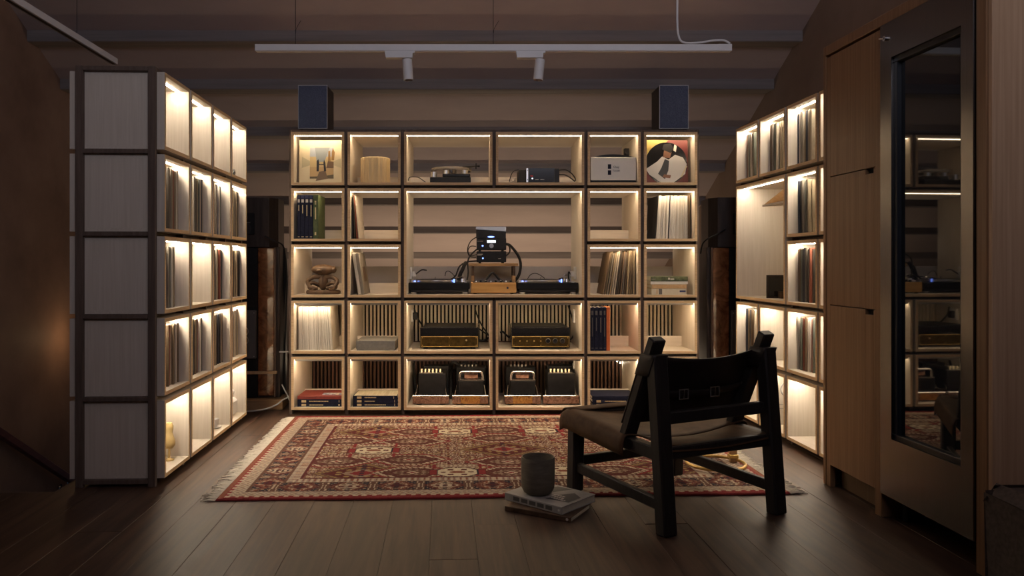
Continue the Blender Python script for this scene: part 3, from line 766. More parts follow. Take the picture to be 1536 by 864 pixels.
# two DJ style decks in the wide middle box
def deck(x0, label):
    t = thing('turntable', label, 'turntable', UB.pt(x0, 0.15, fz(2)), 0, 'decks in the wide middle box')
    ob('plinth', B().cbox(0, 0.445, 0, 0.345, 0.036, 0.083, 0.003), M['black'], t)
    ob('base', B().cbox(0.012, 0.433, 0.010, 0.335, 0.014, 0.0358, 0.003).box(0.09, 0.35, 0.004, 0.01, 0.018, 0.030), M['rubber'], t)
    feet(t, 0.035, 0.41, 0.035, 0.31, 0.027, 0.0138, 'silver')
    bb = B().lathe([(0.0, 0.084), (0.166, 0.084), (0.168, 0.088), (0.166, 0.100), (0.160, 0.102), (0.0, 0.102)], 56, (0.185, 0.172, 0))
    pl = ob('platter', bb, M['silver'], t, True)
    ob('slipmat', B().lathe([(0.0, 0.1022), (0.147, 0.1022), (0.147, 0.1045), (0.0, 0.1045)], 48, (0.185, 0.172, 0)), M['rubber'], pl, True)
    ob('spindle', B().cyl((0.185, 0.172, 0.104), (0.185, 0.172, 0.121), 0.0036), M['chrome'], pl, True)
    ob('tonearm_base', B().cyl((0.385, 0.245, 0.083), (0.385, 0.245, 0.107), 0.034, 0.030, 24), M['silver'], t, True)
    ar = ob('tonearm', B().tube([(0.385, 0.292, 0.128), (0.385, 0.245, 0.128), (0.378, 0.18, 0.126), (0.372, 0.11, 0.122), (0.335, 0.06, 0.116)], 0.0045, 8).cyl((0.385, 0.245, 0.107), (0.385, 0.245, 0.140), 0.011, 0.009), M['chrome'], t, True)
    ob('counterweight', B().cyl((0.385, 0.285, 0.128), (0.385, 0.318, 0.128), 0.014, n=16), M['silver'], ar, True)
    ob('headshell', B().bar((0.340, 0.070, 0.116), (0.310, 0.035, 0.110), 0.016, 0.008), M['rubber'], ar)
    ob('arm_rest', B().cyl((0.410, 0.175, 0.083), (0.410, 0.175, 0.116), 0.006), M['silver'], t, True)
    ob('strobe', B().cyl((0.022, 0.055, 0.083), (0.022, 0.055, 0.099), 0.013, 0.011), M['silver'], t, True)
    ob('strobe_light', B().cyl((0.043, 0.052, 0.086), (0.040, 0.053, 0.097), 0.006), M['bluelight'], t)
    ob('needle_light', B().cyl((0.330, 0.075, 0.083), (0.330, 0.075, 0.103), 0.005).ball((0.330, 0.072, 0.103), 0.0055, n=8, m_=6), M['bluelight'], t)
    ob('start_button', B().cbox(0.02, 0.065, 0.012, 0.035, 0.083, 0.089, 0.001), M['silver'], t)
    ob('pitch_slider', B().cbox(0.405, 0.425, 0.03, 0.14, 0.083, 0.0845, 0.0005).cbox(0.405, 0.425, 0.08, 0.092, 0.0845, 0.092, 0.001), M['silver'], t)
    return t
deck(0.822, 'black turntable with silver platter left of the wooden mixer')
deck(1.616, 'black turntable with silver platter right of the wooden mixer')
for (x, sx, lab) in ((BX[2] + T + 0.001, 1, 'white wall socket on the left side of the wide middle box'), (BX[2] + 1.282 - T - 0.001, -1, 'white wall socket on the right side of the wide middle box')):
    t = thing('wall_socket', lab, 'socket', UB.pt(x, 0.33, 0.985), 0)
    ob('plate', B().cbox(min(0, sx * 0.012), max(0, sx * 0.012), -0.04, 0.04, -0.025, 0.07, 0.002), M['white'], t)
    ob('plug', B().cbox(min(sx * 0.012, sx * 0.040), max(sx * 0.012, sx * 0.040), -0.02, 0.02, -0.005, 0.035, 0.004), M['white'], t)
    ob('cord', B().tube([(sx * 0.038, 0, 0.012), (sx * 0.060, 0.01, 0.03), (sx * 0.085, 0.02, 0.046), (sx * 0.12, 0.03, 0.042)] if sx > 0 else [(sx * 0.038, 0, 0.012), (sx * 0.050, 0.01, 0.03), (sx * 0.052, 0.03, 0.0), (sx * 0.040, 0.05, -0.05)], 0.005, 8), M['rubber'], t, True)
# mixer
t = thing('rotary_mixer', 'low honey wood rotary mixer with knobs between the two turntables', 'mixer', UB.pt(1.277, 0.15, fz(2)), 0)
ob('case', B().cbox(0, 0.331, 0, 0.19, 0.008, 0.084, 0.004), M['cherry'], t)
feet(t, 0.03, 0.30, 0.025, 0.165, 0.012, 0.0078)
ob('control_panel', B().cbox(0.012, 0.319, 0.012, 0.178, 0.0842, 0.0862, 0.0005), M['black'], t)
for j, y in enumerate((0.04, 0.085, 0.135)):
    for i in range(8):
        kn = ob('knob', B().cyl((0.035 + 0.037 * i, y, 0.0862), (0.035 + 0.037 * i, y, 0.100 if j else 0.097), 0.009, 0.0075, 12), M['black' if (i + j) % 3 else 'silver'], t, True)
ob('jack_socket', B().cyl((0.268, -0.001, 0.045), (0.268, 0.004, 0.045), 0.0075, n=16).cyl((0.268, -0.0025, 0.045), (0.268, 0, 0.045), 0.003, n=8), M['chrome'], t, True)
# stand over the mixer
t = thing('equipment_stand', 'small oak bench standing behind the mixer under the black units', 'stand', UB.pt(1.258, 0.355, fz(2)), 0)
ob('board', B().cbox(0, 0.375, 0, 0.23, 0.202, 0.224, 0.003), M['oakb'], t)
for x in (0.022, 0.333):
    for y in (0.01, 0.195):
        ob('leg', B().cbox(x, x + 0.020, y, y + 0.025, 0, 0.2018, 0.002), M['carved'], t)
        ob('leg_block', B().cbox(x - 0.003, x + 0.023, y - 0.003, y + 0.028, 0.0, 0.13, 0.002) if y < 0.1 else B().cbox(x - 0.003, x + 0.023, y - 0.003, y + 0.028, 0.0, 0.13, 0.002), M['oakb'], t)
zt = fz(2) + 0.224
def unit(x, y, z, w, d, h, label, name='phono_stage', m_='black'):
    t = thing(name, label, 'amplifier', UB.pt(x, y, z), 0)
    ob('case', B().cbox(0, w, 0, d, 0.008, h, 0.003), M[m_], t)
    feet(t, 0.025, w - 0.025, 0.025, d - 0.03, 0.010, 0.0078)
    return t
t = unit(1.318, 0.375, zt, 0.226, 0.19, 0.092, 'lower plain black unit with blue light on the oak bench')
ob('indicator', B().ball((0.048, 0, 0.038), 0.006, n=10, m_=6), M['bluelight'], t)
ob('print', B().box(0.006, 0.048, -0.0006, 0.001, 0.068, 0.071).box(0.006, 0.040, -0.0006, 0.001, 0.060, 0.062).box(0.165, 0.185, -0.0006, 0.001, 0.034, 0.037), M['silverprint'], t)
t = unit(1.318, 0.375, zt + 0.0925, 0.226, 0.19, 0.098, 'middle black unit with white display and silver knob on the bench')
ob('indicator', B().ball((0.046, 0, 0.040), 0.0065, n=10, m_=6), M['bluelight'], t)
ob('display', B().box(0.080, 0.146, -0.001, 0.001, 0.063, 0.083), M['display'], t)
ob('knob', B().cyl((0.113, -0.014, 0.040), (0.113, 0.001, 0.040), 0.016, 0.017, 24), M['silver'], t, True)
ob('print', B().box(0.004, 0.048, -0.0006, 0.001, 0.070, 0.079), M['greypanel'], t)
for x in (0.14, 0.165, 0.19, 0.205): ob('button', B().cyl((x, -0.003, 0.015), (x, 0.001, 0.015), 0.004, n=10), M['black'], t)
t = thing('headphone_amplifier', 'wedge shaped unit with silver top and blue oval light, topmost on the bench', 'amplifier', UB.pt(1.315, 0.375, zt + 0.191), 0)
ob('case', B().prism([(0.0, 0.0), (0.226, 0.0), (0.226, 0.05), (0.0, 0.066)], 0.0, 0.17), M['black'], t)
ob('hood', B().prism([(0.0, 0.0675), (0.226, 0.0515), (0.228, 0.080), (0.224, 0.086), (0.004, 0.086), (-0.002, 0.080)], -0.006, 0.178), M['silver'], t)
bb = B().ball((0.113, -0.002, 0.010), 0.026, 0.003, 0.006)
ob('indicator', bb, M['bluelight'], t, True)
def cable(label, pts, r, m_='rubber'):
    pts = [px(u, v, Y) for u, v, Y in pts]
    return tag(ob('cable', B().tube(pts, r, 8), M[m_], None, True), label, 'cable')
cable('thick black cable arching right from the black units down to the mixer', [(758.5, 366, 5.99), (766, 369, 6.0), (777, 383, 6.0), (781, 396, 6.0), (779, 411, 5.99), (773, 421, 5.96), (770, 424.5, 5.93)], 0.011)
cable('short black cable looping right behind the black units', [(759, 364.5, 6.08), (764, 370, 6.09), (764.5, 378, 6.09), (759, 384, 6.08)], 0.006)
cable('thin black cable looping left from the top wedge unit', [(714, 356, 6.0), (706, 362, 6.02), (701.5, 373, 6.02), (704, 384, 6.02), (714, 386, 6.0)], 0.004)
cable('thin black cable looping left from the middle unit', [(714, 369.5, 6.04), (706, 369.5, 6.06), (702, 376, 6.06), (705.5, 383.5, 6.06), (714.5, 382, 6.04)], 0.0035)
cable('black cable running from the middle unit down past the bench', [(714.5, 374.5, 5.93), (705, 384, 5.84), (701.5, 394, 5.83), (702.5, 408, 5.83), (700.5, 420, 5.82)], 0.006)
cable('black cable from the lower unit drooping left behind the turntable', [(714.5, 391.5, 5.98), (700, 393, 5.94), (690, 399, 5.9), (686, 407, 5.9), (683.5, 413.5, 5.9), (676, 420, 5.9)], 0.006)
cable('fat black bundled cable behind the left tonearm', [(699.5, 393, 5.89), (696.5, 398, 5.885), (693.5, 405, 5.88), (690, 412, 5.88), (688, 420.5, 5.88)], 0.014)
cable('thin black lead arching over the left turntable', [(667.5, 414, 5.78), (669, 408, 5.79), (673, 406.8, 5.8), (678, 410, 5.8), (684, 417, 5.82)], 0.0028)
cable('thin black lead arching over the right turntable', [(791.5, 418, 5.8), (796, 412, 5.82), (803, 410, 5.83), (810, 412.5, 5.83), (817, 417.5, 5.82)], 0.0028)
cable('black leads heaped behind the mixer knobs', [(725, 423.5, 5.87), (731, 417, 5.875), (737.5, 409.5, 5.88), (742, 411, 5.88), (748, 418, 5.875), (755, 423.5, 5.87)], 0.009)

# brass fronted amplifiers, fourth row
def preamp(x0, label, knobs):
    t = thing('preamplifier', label, 'amplifier', UB.pt(x0, 0.12, fz(1)), 0)
    W = 0.4265
    ob('case', B().cbox(0, W, 0.004, 0.40, 0.012, 0.158, 0.004), M['blackg'], t)
    ob('top_grille', B().cbox(0.02, W - 0.02, 0.03, 0.38, 0.1582, 0.163, 0.001), M['black'], t)
    pb = ob('brass_panel', B().cbox(0.008, W - 0.008, -0.004, 0.0035, 0.020, 0.093, 0.002), M['brassd'], t)
    rim = B()
    for (a, b_, c, d_) in ((0.006, W - 0.006, 0.090, 0.095), (0.006, W - 0.006, 0.018, 0.022), (0.006, 0.0095, 0.022, 0.090), (W - 0.0095, W - 0.006, 0.022, 0.090)):
        rim.cbox(a, b_, -0.0062, -0.0042, c, d_, 0.0006)
    ob('rim', rim, M['brass'], pb)
    for x in (0.018, W / 2, W - 0.018):
        for z in (0.030, 0.084): ob('screw', B().cyl((x, -0.007, z), (x, -0.004, z), 0.0035, n=8), M['brass'], pb)
    feet(t, 0.04, W - 0.04, 0.04, 0.36, 0.018, 0.0118)
    if knobs:
        for x in (0.266, 0.318, 0.370):
            kn = ob('knob', B().cyl((x, -0.026, 0.062), (x, -0.004, 0.062), 0.0135, 0.016, 20), M['black'], t, True)
            ob('ring', B().tube([(x + 0.017 * math.cos(a * PI / 6), -0.005, 0.062 + 0.017 * math.sin(a * PI / 6)) for a in range(12)], 0.0016, 6, closed=True, smooth=2), M['silver'], kn, True)
        for x in (0.062, 0.113, 0.165, 0.213): ob('toggle', B().cyl((x, -0.014, 0.060), (x, -0.004, 0.060), 0.004, 0.006, 10), M['brass'], t, True)
    else:
        ob('lamp', B().cyl((0.337, -0.010, 0.066), (0.337, -0.004, 0.066), 0.006, 0.007, 12), M['gold'], t, True)
        ob('button', B().cyl((0.070, -0.006, 0.066), (0.070, -0.004, 0.066), 0.007, 0.007, 12), M['brassd'], t, True)
    return t
preamp(0.907, 'black amplifier with plain brass front panel, left in the fourth row', False)
preamp(1.571, 'black amplifier with brass panel and three black knobs, fourth row', True)
cable('black mains cable dropping behind the plain brass amplifier, left', [(621.5, 462, 5.98), (624, 473, 5.98), (630, 483, 6.0), (633, 487, 6.02)], 0.006)
cable('pair of black leads crossing right of the plain brass amplifier', [(714, 458, 6.1), (713, 465, 6.09), (721, 485, 6.06), (731, 500, 6.03), (733, 503, 6.02), (724, 497, 6.02), (718.5, 493, 6.02)], 0.0055)
cable('black plug lead lying right of the plain brass amplifier', [(719, 510.5, 6.03), (726, 511, 6.03), (731, 508, 6.03), (733.5, 506, 6.03)], 0.008)
cable('black lead rising right of the three knob amplifier', [(852, 458, 6.09), (857, 472, 6.07), (861, 490, 6.05), (860.5, 502, 6.03), (855.5, 510, 6.0)], 0.0055)
cable('black lead bent left of the three knob amplifier', [(750, 499, 6.06), (754, 497.5, 6.06), (759, 502, 6.06), (766.5, 508.5, 6.04)], 0.0075)
t = thing('wall_socket', 'pale mains socket with black plug left of the plain brass amplifier', 'socket', UB.pt(BX[2] + T + 0.001, 0.42, 0.68), 0)
ob('plate', B().cbox(0, 0.012, -0.04, 0.04, -0.045, 0.045, 0.002), M['white'], t)
ob('plug', B().cbox(0.012, 0.045, -0.022, 0.022, -0.030, 0.025, 0.004), M['rubber'], t)
t = thing('wall_socket', 'pale mains socket right of the three knob amplifier', 'socket', UB.pt(BX[3] + 0.629 - T - 0.013, 0.40, 0.68), 0)
ob('plate', B().cbox(0, 0.012, -0.04, 0.04, -0.05, 0.05, 0.002), M['white'], t)

# valve amplifiers, bottom row
def valve(x0, label, handle):
    t = thing('valve_amplifier', label, 'amplifier', UB.pt(x0, 0.085, fz(0)), 0)
    W = 0.260
    wb = ob('wooden_base', B().cbox(0, W, 0, 0.40, 0.010, 0.066, 0.003), M['amber' if handle else 'rosewood'], t)
    ob('chrome_edge', B().cbox(-0.001, W + 0.001, -0.001, 0.401, 0.0662, 0.070, 0.0008), M['chrome'], wb)
    for s_ in (0.03, W - 0.03):
        ob('corner_block', B().cbox(s_ - 0.03, s_ + 0.03, -0.0022, 0, 0.013, 0.064, 0.0008), M['rosewood'], wb)
    feet(t, 0.045, W - 0.045, 0.04, 0.36, 0.022, 0.0098)
    if handle:
        ob('chassis', B().cbox(0.045, 0.225, 0.05, 0.24, 0.0702, 0.170, 0.004), M['black'], t)
        h = ob('handle', B().tube([(0.052, 0.08, 0.172), (0.052, 0.08, 0.205), (0.062, 0.08, 0.226), (0.085, 0.08, 0.231), (0.185, 0.08, 0.231), (0.208, 0.08, 0.226), (0.218, 0.08, 0.205), (0.218, 0.08, 0.172)], 0.0085, 10, smooth=4), M['chrome'], t, True)
        ob('handle_plate', B().cbox(0.040, 0.230, 0.055, 0.11, 0.1702, 0.176, 0.001), M['chrome'], t)
        ob('transformer', B().cbox(0.085, 0.185, 0.10, 0.20, 0.1762, 0.216, 0.004), M['rosewood'], t)
        ob('rear_housing', B().cbox(0.02, 0.245, 0.27, 0.39, 0.0702, 0.238, 0.004), M['black'], t)
        for i in range(5): ob('terminal', B().cyl((0.06 + 0.028 * i, 0.33, 0.238), (0.06 + 0.028 * i, 0.33, 0.250), 0.008, n=12), M['silver'], t, True)
    else:
        ob('chassis', B().cbox(0.038, 0.235, 0.05, 0.30, 0.0702, 0.222, 0.004), M['black'], t)
        ob('chrome_rail', B().cbox(0.045, 0.215, 0.055, 0.085, 0.2222, 0.228, 0.001), M['silver'], t)
        for i in range(6): ob('terminal', B().cyl((0.060 + 0.027 * i, 0.072, 0.228), (0.060 + 0.027 * i, 0.072, 0.253), 0.0068, n=12), M['cream'], t, True)
        ob('rear_housing', B().cbox(0.06, 0.25, 0.31, 0.39, 0.0702, 0.245, 0.004), M['black'], t)
    for i in range(2): ob('stay', B().tube([(0.018 if i == 0 else W - 0.018, 0.03, 0.070), (0.030 if i == 0 else W - 0.030, 0.10, 0.13)], 0.003, 6, smooth=1), M['chrome'], t, True)
    return t
valve(0.857, 'valve amplifier on dark rosewood base, far left of the four', False)
valve(1.143, 'valve amplifier with chrome handle, left one with amber base', True)
valve(1.521, 'valve amplifier with chrome handle, right one with amber base', True)
valve(1.800, 'valve amplifier on dark rosewood base, far right of the four', False)
cable('tangle of black leads above the left valve amplifiers', [(672, 556, 6.04), (676, 547, 6.03), (682, 543, 6.02), (690, 548, 6.02), (698, 544, 6.03), (706, 549, 6.02), (714, 546, 6.03), (718, 553, 6.04), (708, 556, 6.05), (694, 555, 6.04), (684, 552, 6.05), (678, 557, 6.06)], 0.013)
cable('black leads hanging between the left valve amplifiers', [(677, 553, 6.05), (676, 565, 5.98), (676.5, 580, 5.92), (675.5, 594, 5.88), (676.5, 603.5, 5.87)], 0.012)
cable('black lead hanging left of the valve amplifiers', [(621, 545, 5.98), (621.5, 557, 5.95), (622.5, 572, 5.9), (624, 588, 5.86)], 0.009)
cable('black leads bundled over the far right valve amplifier', [(824, 556, 6.06), (832, 548, 6.05), (842, 546, 6.05), (851, 549, 6.04), (858, 545, 6.02)], 0.010)
t = thing('mains_plug', 'black mains plug at the right end above the valve amplifiers', 'plug', UB.pt(2.066, 0.40, 0.335), 0)
ob('plate', B().cbox(-0.012, -0.001, -0.04, 0.04, -0.06, 0.04, 0.002), M['white'], t)
ob('body', B().cyl((-0.042, 0, 0.015), (-0.012, 0, 0.015), 0.026, 0.030, 16), M['rubber'], t, True)

# small turntable, top row
t = thing('turntable', 'small turntable with silver pillars and clear platter in the top row', 'turntable', UB.pt(0.979, 0.13, fz(4)), 0)
ob('plinth', B().cbox(0, 0.297, 0, 0.26, 0.010, 0.052, 0.003), M['black'], t)
ob('upper_plinth', B().cbox(0.09, 0.294, 0.004, 0.25, 0.0522, 0.078, 0.006), M['blackg'], t)
feet(t, 0.03, 0.267, 0.03, 0.23, 0.016, 0.0098)
for (x, y, z0, z1) in ((0.025, 0.04, 0.052, 0.092), (0.118, 0.03, 0.078, 0.104), (0.252, 0.03, 0.078, 0.104), (0.165, 0.22, 0.078, 0.104)):
    ob('pillar', B().cyl((x, y, z0), (x, y, z1), 0.023, n=24), M['silver'], t, True)
ob('platter', B().lathe([(0, 0.106), (0.15, 0.106), (0.152, 0.110), (0.152, 0.126), (0.15, 0.130), (0, 0.130)], 48, (0.15, 0.155, 0)), M['acrylic'], t, True)
ob('bearing', B().cyl((0.15, 0.155, 0.0785), (0.15, 0.155, 0.1055), 0.03, n=24).cyl((0.15, 0.155, 0.1302), (0.15, 0.155, 0.146), 0.004), M['chrome'], t, True)
ob('tonearm', B().tube([(0.235, 0.09, 0.138), (0.29, 0.11, 0.140), (0.33, 0.15, 0.150), (0.36, 0.17, 0.152)], 0.004, 8, radii=[0.004, 0.006, 0.004, 0.007]).cyl((0.335, 0.158, 0.128), (0.335, 0.158, 0.172), 0.004).cyl((0.284, 0.24, 0.078), (0.284, 0.24, 0.10), 0.008), M['black'], t, True)
cable('thin black lead looping left of the small top row turntable', [(612.5, 271, 5.62), (613.5, 267, 5.63), (618, 265.5, 5.64), (627, 266, 5.66), (633, 269.5, 5.67), (638, 273, 5.68)], 0.003)
# slim black amplifier, top row
t = thing('amplifier', 'slim black amplifier with brushed left edge and red mark in the top row', 'amplifier', UB.pt(1.678, 0.10, fz(4)), 0)
ob('case', B().cbox(0, 0.24, 0.006, 0.25, 0.010, 0.112, 0.003), M['black'], t)
ob('front_plate', B().cbox(0, 0.205, 0.0, 0.0058, 0.010, 0.114, 0.0015), M['blackg'], t)
ob('edge_plate', B().cbox(0.0, 0.014, -0.003, -0.0002, 0.012, 0.113, 0.0008), M['silver'], t)
for z in (0.03, 0.097): ob('screw', B().cyl((0.009, -0.005, z), (0.009, -0.003, z), 0.0035, n=8), M['ink'], t)
ob('heat_sink', B().cbox(-0.055, -0.001, 0.03, 0.25, 0.012, 0.105, 0.002), M['rubber'], t)
ob('print', B().box(0.028, 0.048, -0.0006, 0.0002, 0.052, 0.060), M['redprint'], t)
ob('indicator', B().ball((0.044, 0, 0.038), 0.006, n=10, m_=6), M['display'], t)
ob('caption', B().box(0.066, 0.090, -0.0006, 0.0002, 0.029, 0.032).box(0.102, 0.130, -0.0006, 0.0002, 0.029, 0.032), M['silverprint'], t)
feet(t, 0.03, 0.21, 0.03, 0.22, 0.010, 0.0098)
cable('black leads bowing right of the slim top row amplifier', [(839, 255, 5.86), (848, 254.5, 5.87), (856, 259, 5.86), (862, 266, 5.83), (863, 271, 5.8)], 0.0045)
cable('pale edged lead lying right of the slim top row amplifier', [(839, 262, 5.80), (848, 262.5, 5.78), (856, 267, 5.74), (862, 272, 5.7)], 0.005)
cable('thin lead looping left of the slim top row amplifier', [(778, 254.5, 5.83), (771, 256.5, 5.82), (767, 262, 5.8), (764, 272, 5.72)], 0.003)
# white fronted box
t = thing('record_cleaner', 'white-fronted box with two dark windows and lettering in the top row', 'appliance', UB.pt(2.136, 0.04, fz(4)), 0)
W = 0.325
ob('base', B().cbox(0.004, W, 0.004, 0.26, 0.0, 0.018, 0.002), M['black'], t)
ob('case', B().cbox(0.002, W - 0.002, 0.007, 0.265, 0.0182, 0.186, 0.004), M['black'], t)
ob('front_panel', B().cbox(0, W, 0.0, 0.0068, 0.020, 0.184, 0.0025), M['white'], t)
ob('lid', B().prism([(0.0, 0.1862), (W, 0.1862)] + [(W * i / 12, 0.1862 + 0.022 * math.sin(PI * i / 12)) for i in range(11, 0, -1)], 0.02, 0.255), M['blackg'], t)
for z in (0.101, 0.058): ob('window', B().cbox(0.122, 0.146, -0.0012, 0.001, z, z + 0.033, 0.0005), M['navy'], t)
def text(s_, size, par, loc, m_, name='lettering'):
    c = bpy.data.curves.new(name, 'FONT'); c.body = s_; c.size = size; c.extrude = 0.0004; c.resolution_u = 2
    o = bpy.data.objects.new('tmp', c); COL.objects.link(o)
    bpy.context.view_layer.update()
    me = bpy.data.meshes.new_from_object(o.evaluated_get(bpy.context.evaluated_depsgraph_get()))
    bpy.data.objects.remove(o); me.materials.clear(); me.materials.append(m_)
    return link(name, me, par, loc, rot=(PI / 2, 0, 0))
text('Chay', 0.021, t, (0.160, -0.0007, 0.108), M['ink'])
text('Turntbl', 0.017, t, (0.156, -0.0007, 0.082), M['ink'])
t = thing('power_adapter', 'black power adapter on the box side above the white-fronted box', 'adapter', UB.pt(2.4665, 0.34, fz(4) + 0.205), 0)
ob('body', B().cbox(-0.036, -0.001, -0.02, 0.02, 0, 0.085, 0.003), M['rubber'], t)
ob('knob', B().cyl((-0.022, -0.034, 0.048), (-0.022, -0.0195, 0.048), 0.010, n=12), M['rubber'], t, True)

M['rimgrey'] = mat('pale_rim', (0.55, 0.56, 0.60), 0.5)
# bookshelf speakers on top of the facing shelf
ztop = rz_(4) + BW + 0.0235
for (x0, lab, du) in ((xb(447.2, 0.06), 'small speaker with blue-grey cloth front on the shelf top, left', 0), (xb(989, 0.06), 'small speaker with blue-grey cloth front on the shelf top, right', 0)):
    t = thing('bookshelf_speaker', lab, 'speaker', UB.pt(x0, 0.06, ztop), 0, 'speakers on top of the facing shelf')
    ob('cabinet', B().cbox(0, 0.21, 0.008, 0.25, 0.008, 0.322, 0.004), M['darkwood'], t)
    ob('grille_cloth', B().cbox(0.004, 0.206, -0.002, 0.0075, 0.014, 0.318, 0.002), M['grille'], t)
    rim = B()
    for (a, b_, c, d_) in ((0, 0.21, 0.318, 0.3225), (0, 0.21, 0.0085, 0.0135), (0, 0.0038, 0.0135, 0.318), (0.2062, 0.21, 0.0135, 0.318)):
        rim.cbox(a, b_, -0.003, 0.0078, c, d_, 0.0006)
    ob('rim', rim, M['rimgrey'], t)
    feet(t, 0.02, 0.19, 0.03, 0.22, 0.012, 0.0078)

# ================================================================== ODD THINGS IN THE SIDE SHELVES
t = thing('small_carving', 'tiny grey carving in the top row, farthest box of the left shelf', 'ornament', UL.pt(3 * P + 0.235, 0.045, fz(4)), UL.rz)
ob('block', B().cbox(-0.02, 0.02, 0, 0.045, 0, 0.030, 0.003), M['greybox'], t)
ob('roof', B().prism([(-0.024, 0.0302), (0.024, 0.0302), (0.0, 0.055)], -0.002, 0.047), M['greybox'], t)
ob('wing', B().cbox(0.0235, 0.075, 0.004, 0.04, 0, 0.020, 0.002), M['sand'], t)
t = thing('ornament', 'yellow gourd-shaped ornament in the bottom row, nearest box of the left shelf', 'ornament', UL.pt(0.27, 0.072, fz(0)), UL.rz)
ob('foot', B().lathe([(0, 0), (0.024, 0), (0.024, 0.006), (0.006, 0.014), (0.005, 0.060), (0.0, 0.062)], 20), M['orn'], t, True)
ob('body', B().lathe([(0.0, 0.062), (0.018, 0.064), (0.030, 0.080), (0.030, 0.100), (0.022, 0.128), (0.017, 0.146), (0.020, 0.164), (0.021, 0.180), (0.014, 0.196), (0.0, 0.200)], 24), M['orn'], t, True)
t = thing('cup', 'small white cup and saucer in the bottom row of the left shelf', 'cup', UL.pt(2 * P + 0.26, 0.075, fz(0)), UL.rz)
ob('saucer', B().lathe([(0, 0), (0.025, 0), (0.048, 0.008), (0.047, 0.011), (0.024, 0.005), (0, 0.005)], 24), M['white'], t, True)
ob('bowl', B().lathe([(0.0, 0.0055), (0.018, 0.0055), (0.032, 0.03), (0.034, 0.055), (0.031, 0.055), (0.028, 0.03), (0, 0.012)], 24), M['white'], t, True)
t = thing('bag', 'crumpled white cloth bag in the bottom row, farthest box of the left shelf', 'bag', UL.pt(3 * P + 0.20, 0.12, fz(0)), UL.rz)
q = random.Random(2)
bb = B().cbox(-0.10, 0.13, -0.075, 0.12, 0, 0.115, 0.02)
ob('sack', bb, M['white'], t, True)
bb = B().ball((0.0, 0.0, 0.160), 0.095, 0.075, 0.045, 20, 12)
bb.v = [(x + 0.006 * math.sin(60 * z + 40 * y), y + 0.008 * math.sin(50 * x + 30 * z), z + 0.006 * math.sin(45 * x + 60 * y)) for x, y, z in bb.v]
ob('flap', bb, M['white'], t, True)
# mauve book in the left shelf
t = book(UL, 0.292, 0.066, fz(2), 0.215, 0.16, 0.040, 'violet', 'mauve book with dark lettering standing beside records, third row, left shelf', True,
         spine_marks=((0.55, 0.78, 0.40, 0.62, 'silverprint'), (0.44, 0.53, 0.38, 0.64, 'navy'), (0.20, 0.42, 0.42, 0.60, 'navy'), (0.82, 0.92, 0.35, 0.65, 'greypanel')))
# right shelf: corner ledge, dark frame, records with a drawn chair sleeve
t = thing('corner_ledge', 'pale triangular ledge with a slanted tan board in the large right shelf box', 'ledge', UR.pt(0.30, 0.0, 0), UR.rz)
zl = 1.452
bb = B(); bb.add([(0.04, 0.045, zl), (0.455, 0.03, zl), (0.455, 0.43, zl), (0.04, 0.045, zl + 0.012), (0.455, 0.03, zl + 0.012), (0.455, 0.43, zl + 0.012)],
       [(0, 2, 1), (3, 4, 5), (0, 1, 4, 3), (1, 2, 5, 4), (2, 0, 3, 5)])
ob('ledge_board', bb, M['maple_h'], t)
bb = B(); bb.add([(0.055, 0.050, zl + 0.0125), (0.45, 0.10, zl + 0.150), (0.45, 0.40, zl + 0.0125), (0.055, 0.060, zl + 0.0125), (0.45, 0.112, zl + 0.150), (0.45, 0.412, zl + 0.0125)],
       [(0, 1, 2), (3, 5, 4), (0, 3, 4, 1), (1, 4, 5, 2), (2, 5, 3, 0)])
ob('slanted_board', bb, M['tan'], t)
t = thing('framed_picture', 'dark picture frame leaning in the large right shelf box', 'picture', UR.pt(0.40, 0.045, fz(2)), UR.rz, rot=None)
ob('surround', B().cbox(0, 0.014, 0.0, 0.19, 0, 0.15, 0.002), M['darkwood'], t)
ob('picture', B().box(0.0142, 0.0150, 0.015, 0.175, 0.014, 0.136), M['blackg'], t)
ob('stand_block', B().cbox(0.016, 0.07, 0.07, 0.17, 0, 0.045, 0.002), M['carved'], t)
x = P + 0.022
for k in range(5):
    th = (0.008, 0.006, 0.010, 0.007, 0.006)[k]
    record(UR, x, 0.060, fz(0), th, 0.312, 0, (SLEEVES[0], SLEEVES[2], SLEEVES[7], SLEEVES[4], SLEEVES[5])[k], 'record spine beside the drawn chair sleeve, bottom row, right shelf', 'records in the right shelf, bottom row')
    x += th + 0.004
t = thing('drawn_sleeve', 'white record sleeve with a grey line drawing, bottom row, right shelf', 'record', UR.pt(x, 0.060, fz(0)), UR.rz)
ob('sleeve', B().cbox(0, 0.006, 0, 0.312, 0, 0.312, 0.001), SLEEVES[8], t)
lm = mat('grey_line', (0.30, 0.29, 0.27), 0.6)
ob('drawing', B().tube([(0.0062, 0.10 + 0.055 * math.cos(a * PI / 8), 0.225 + 0.05 * math.sin(a * PI / 8)) for a in range(16)], 0.0045, 6, closed=True, smooth=2)
   .box(0.006, 0.0066, 0.095, 0.105, 0.13, 0.175).box(0.006, 0.0066, 0.03, 0.20, 0.100, 0.105).box(0.006, 0.0066, 0.03, 0.20, 0.125, 0.130), lm, t)

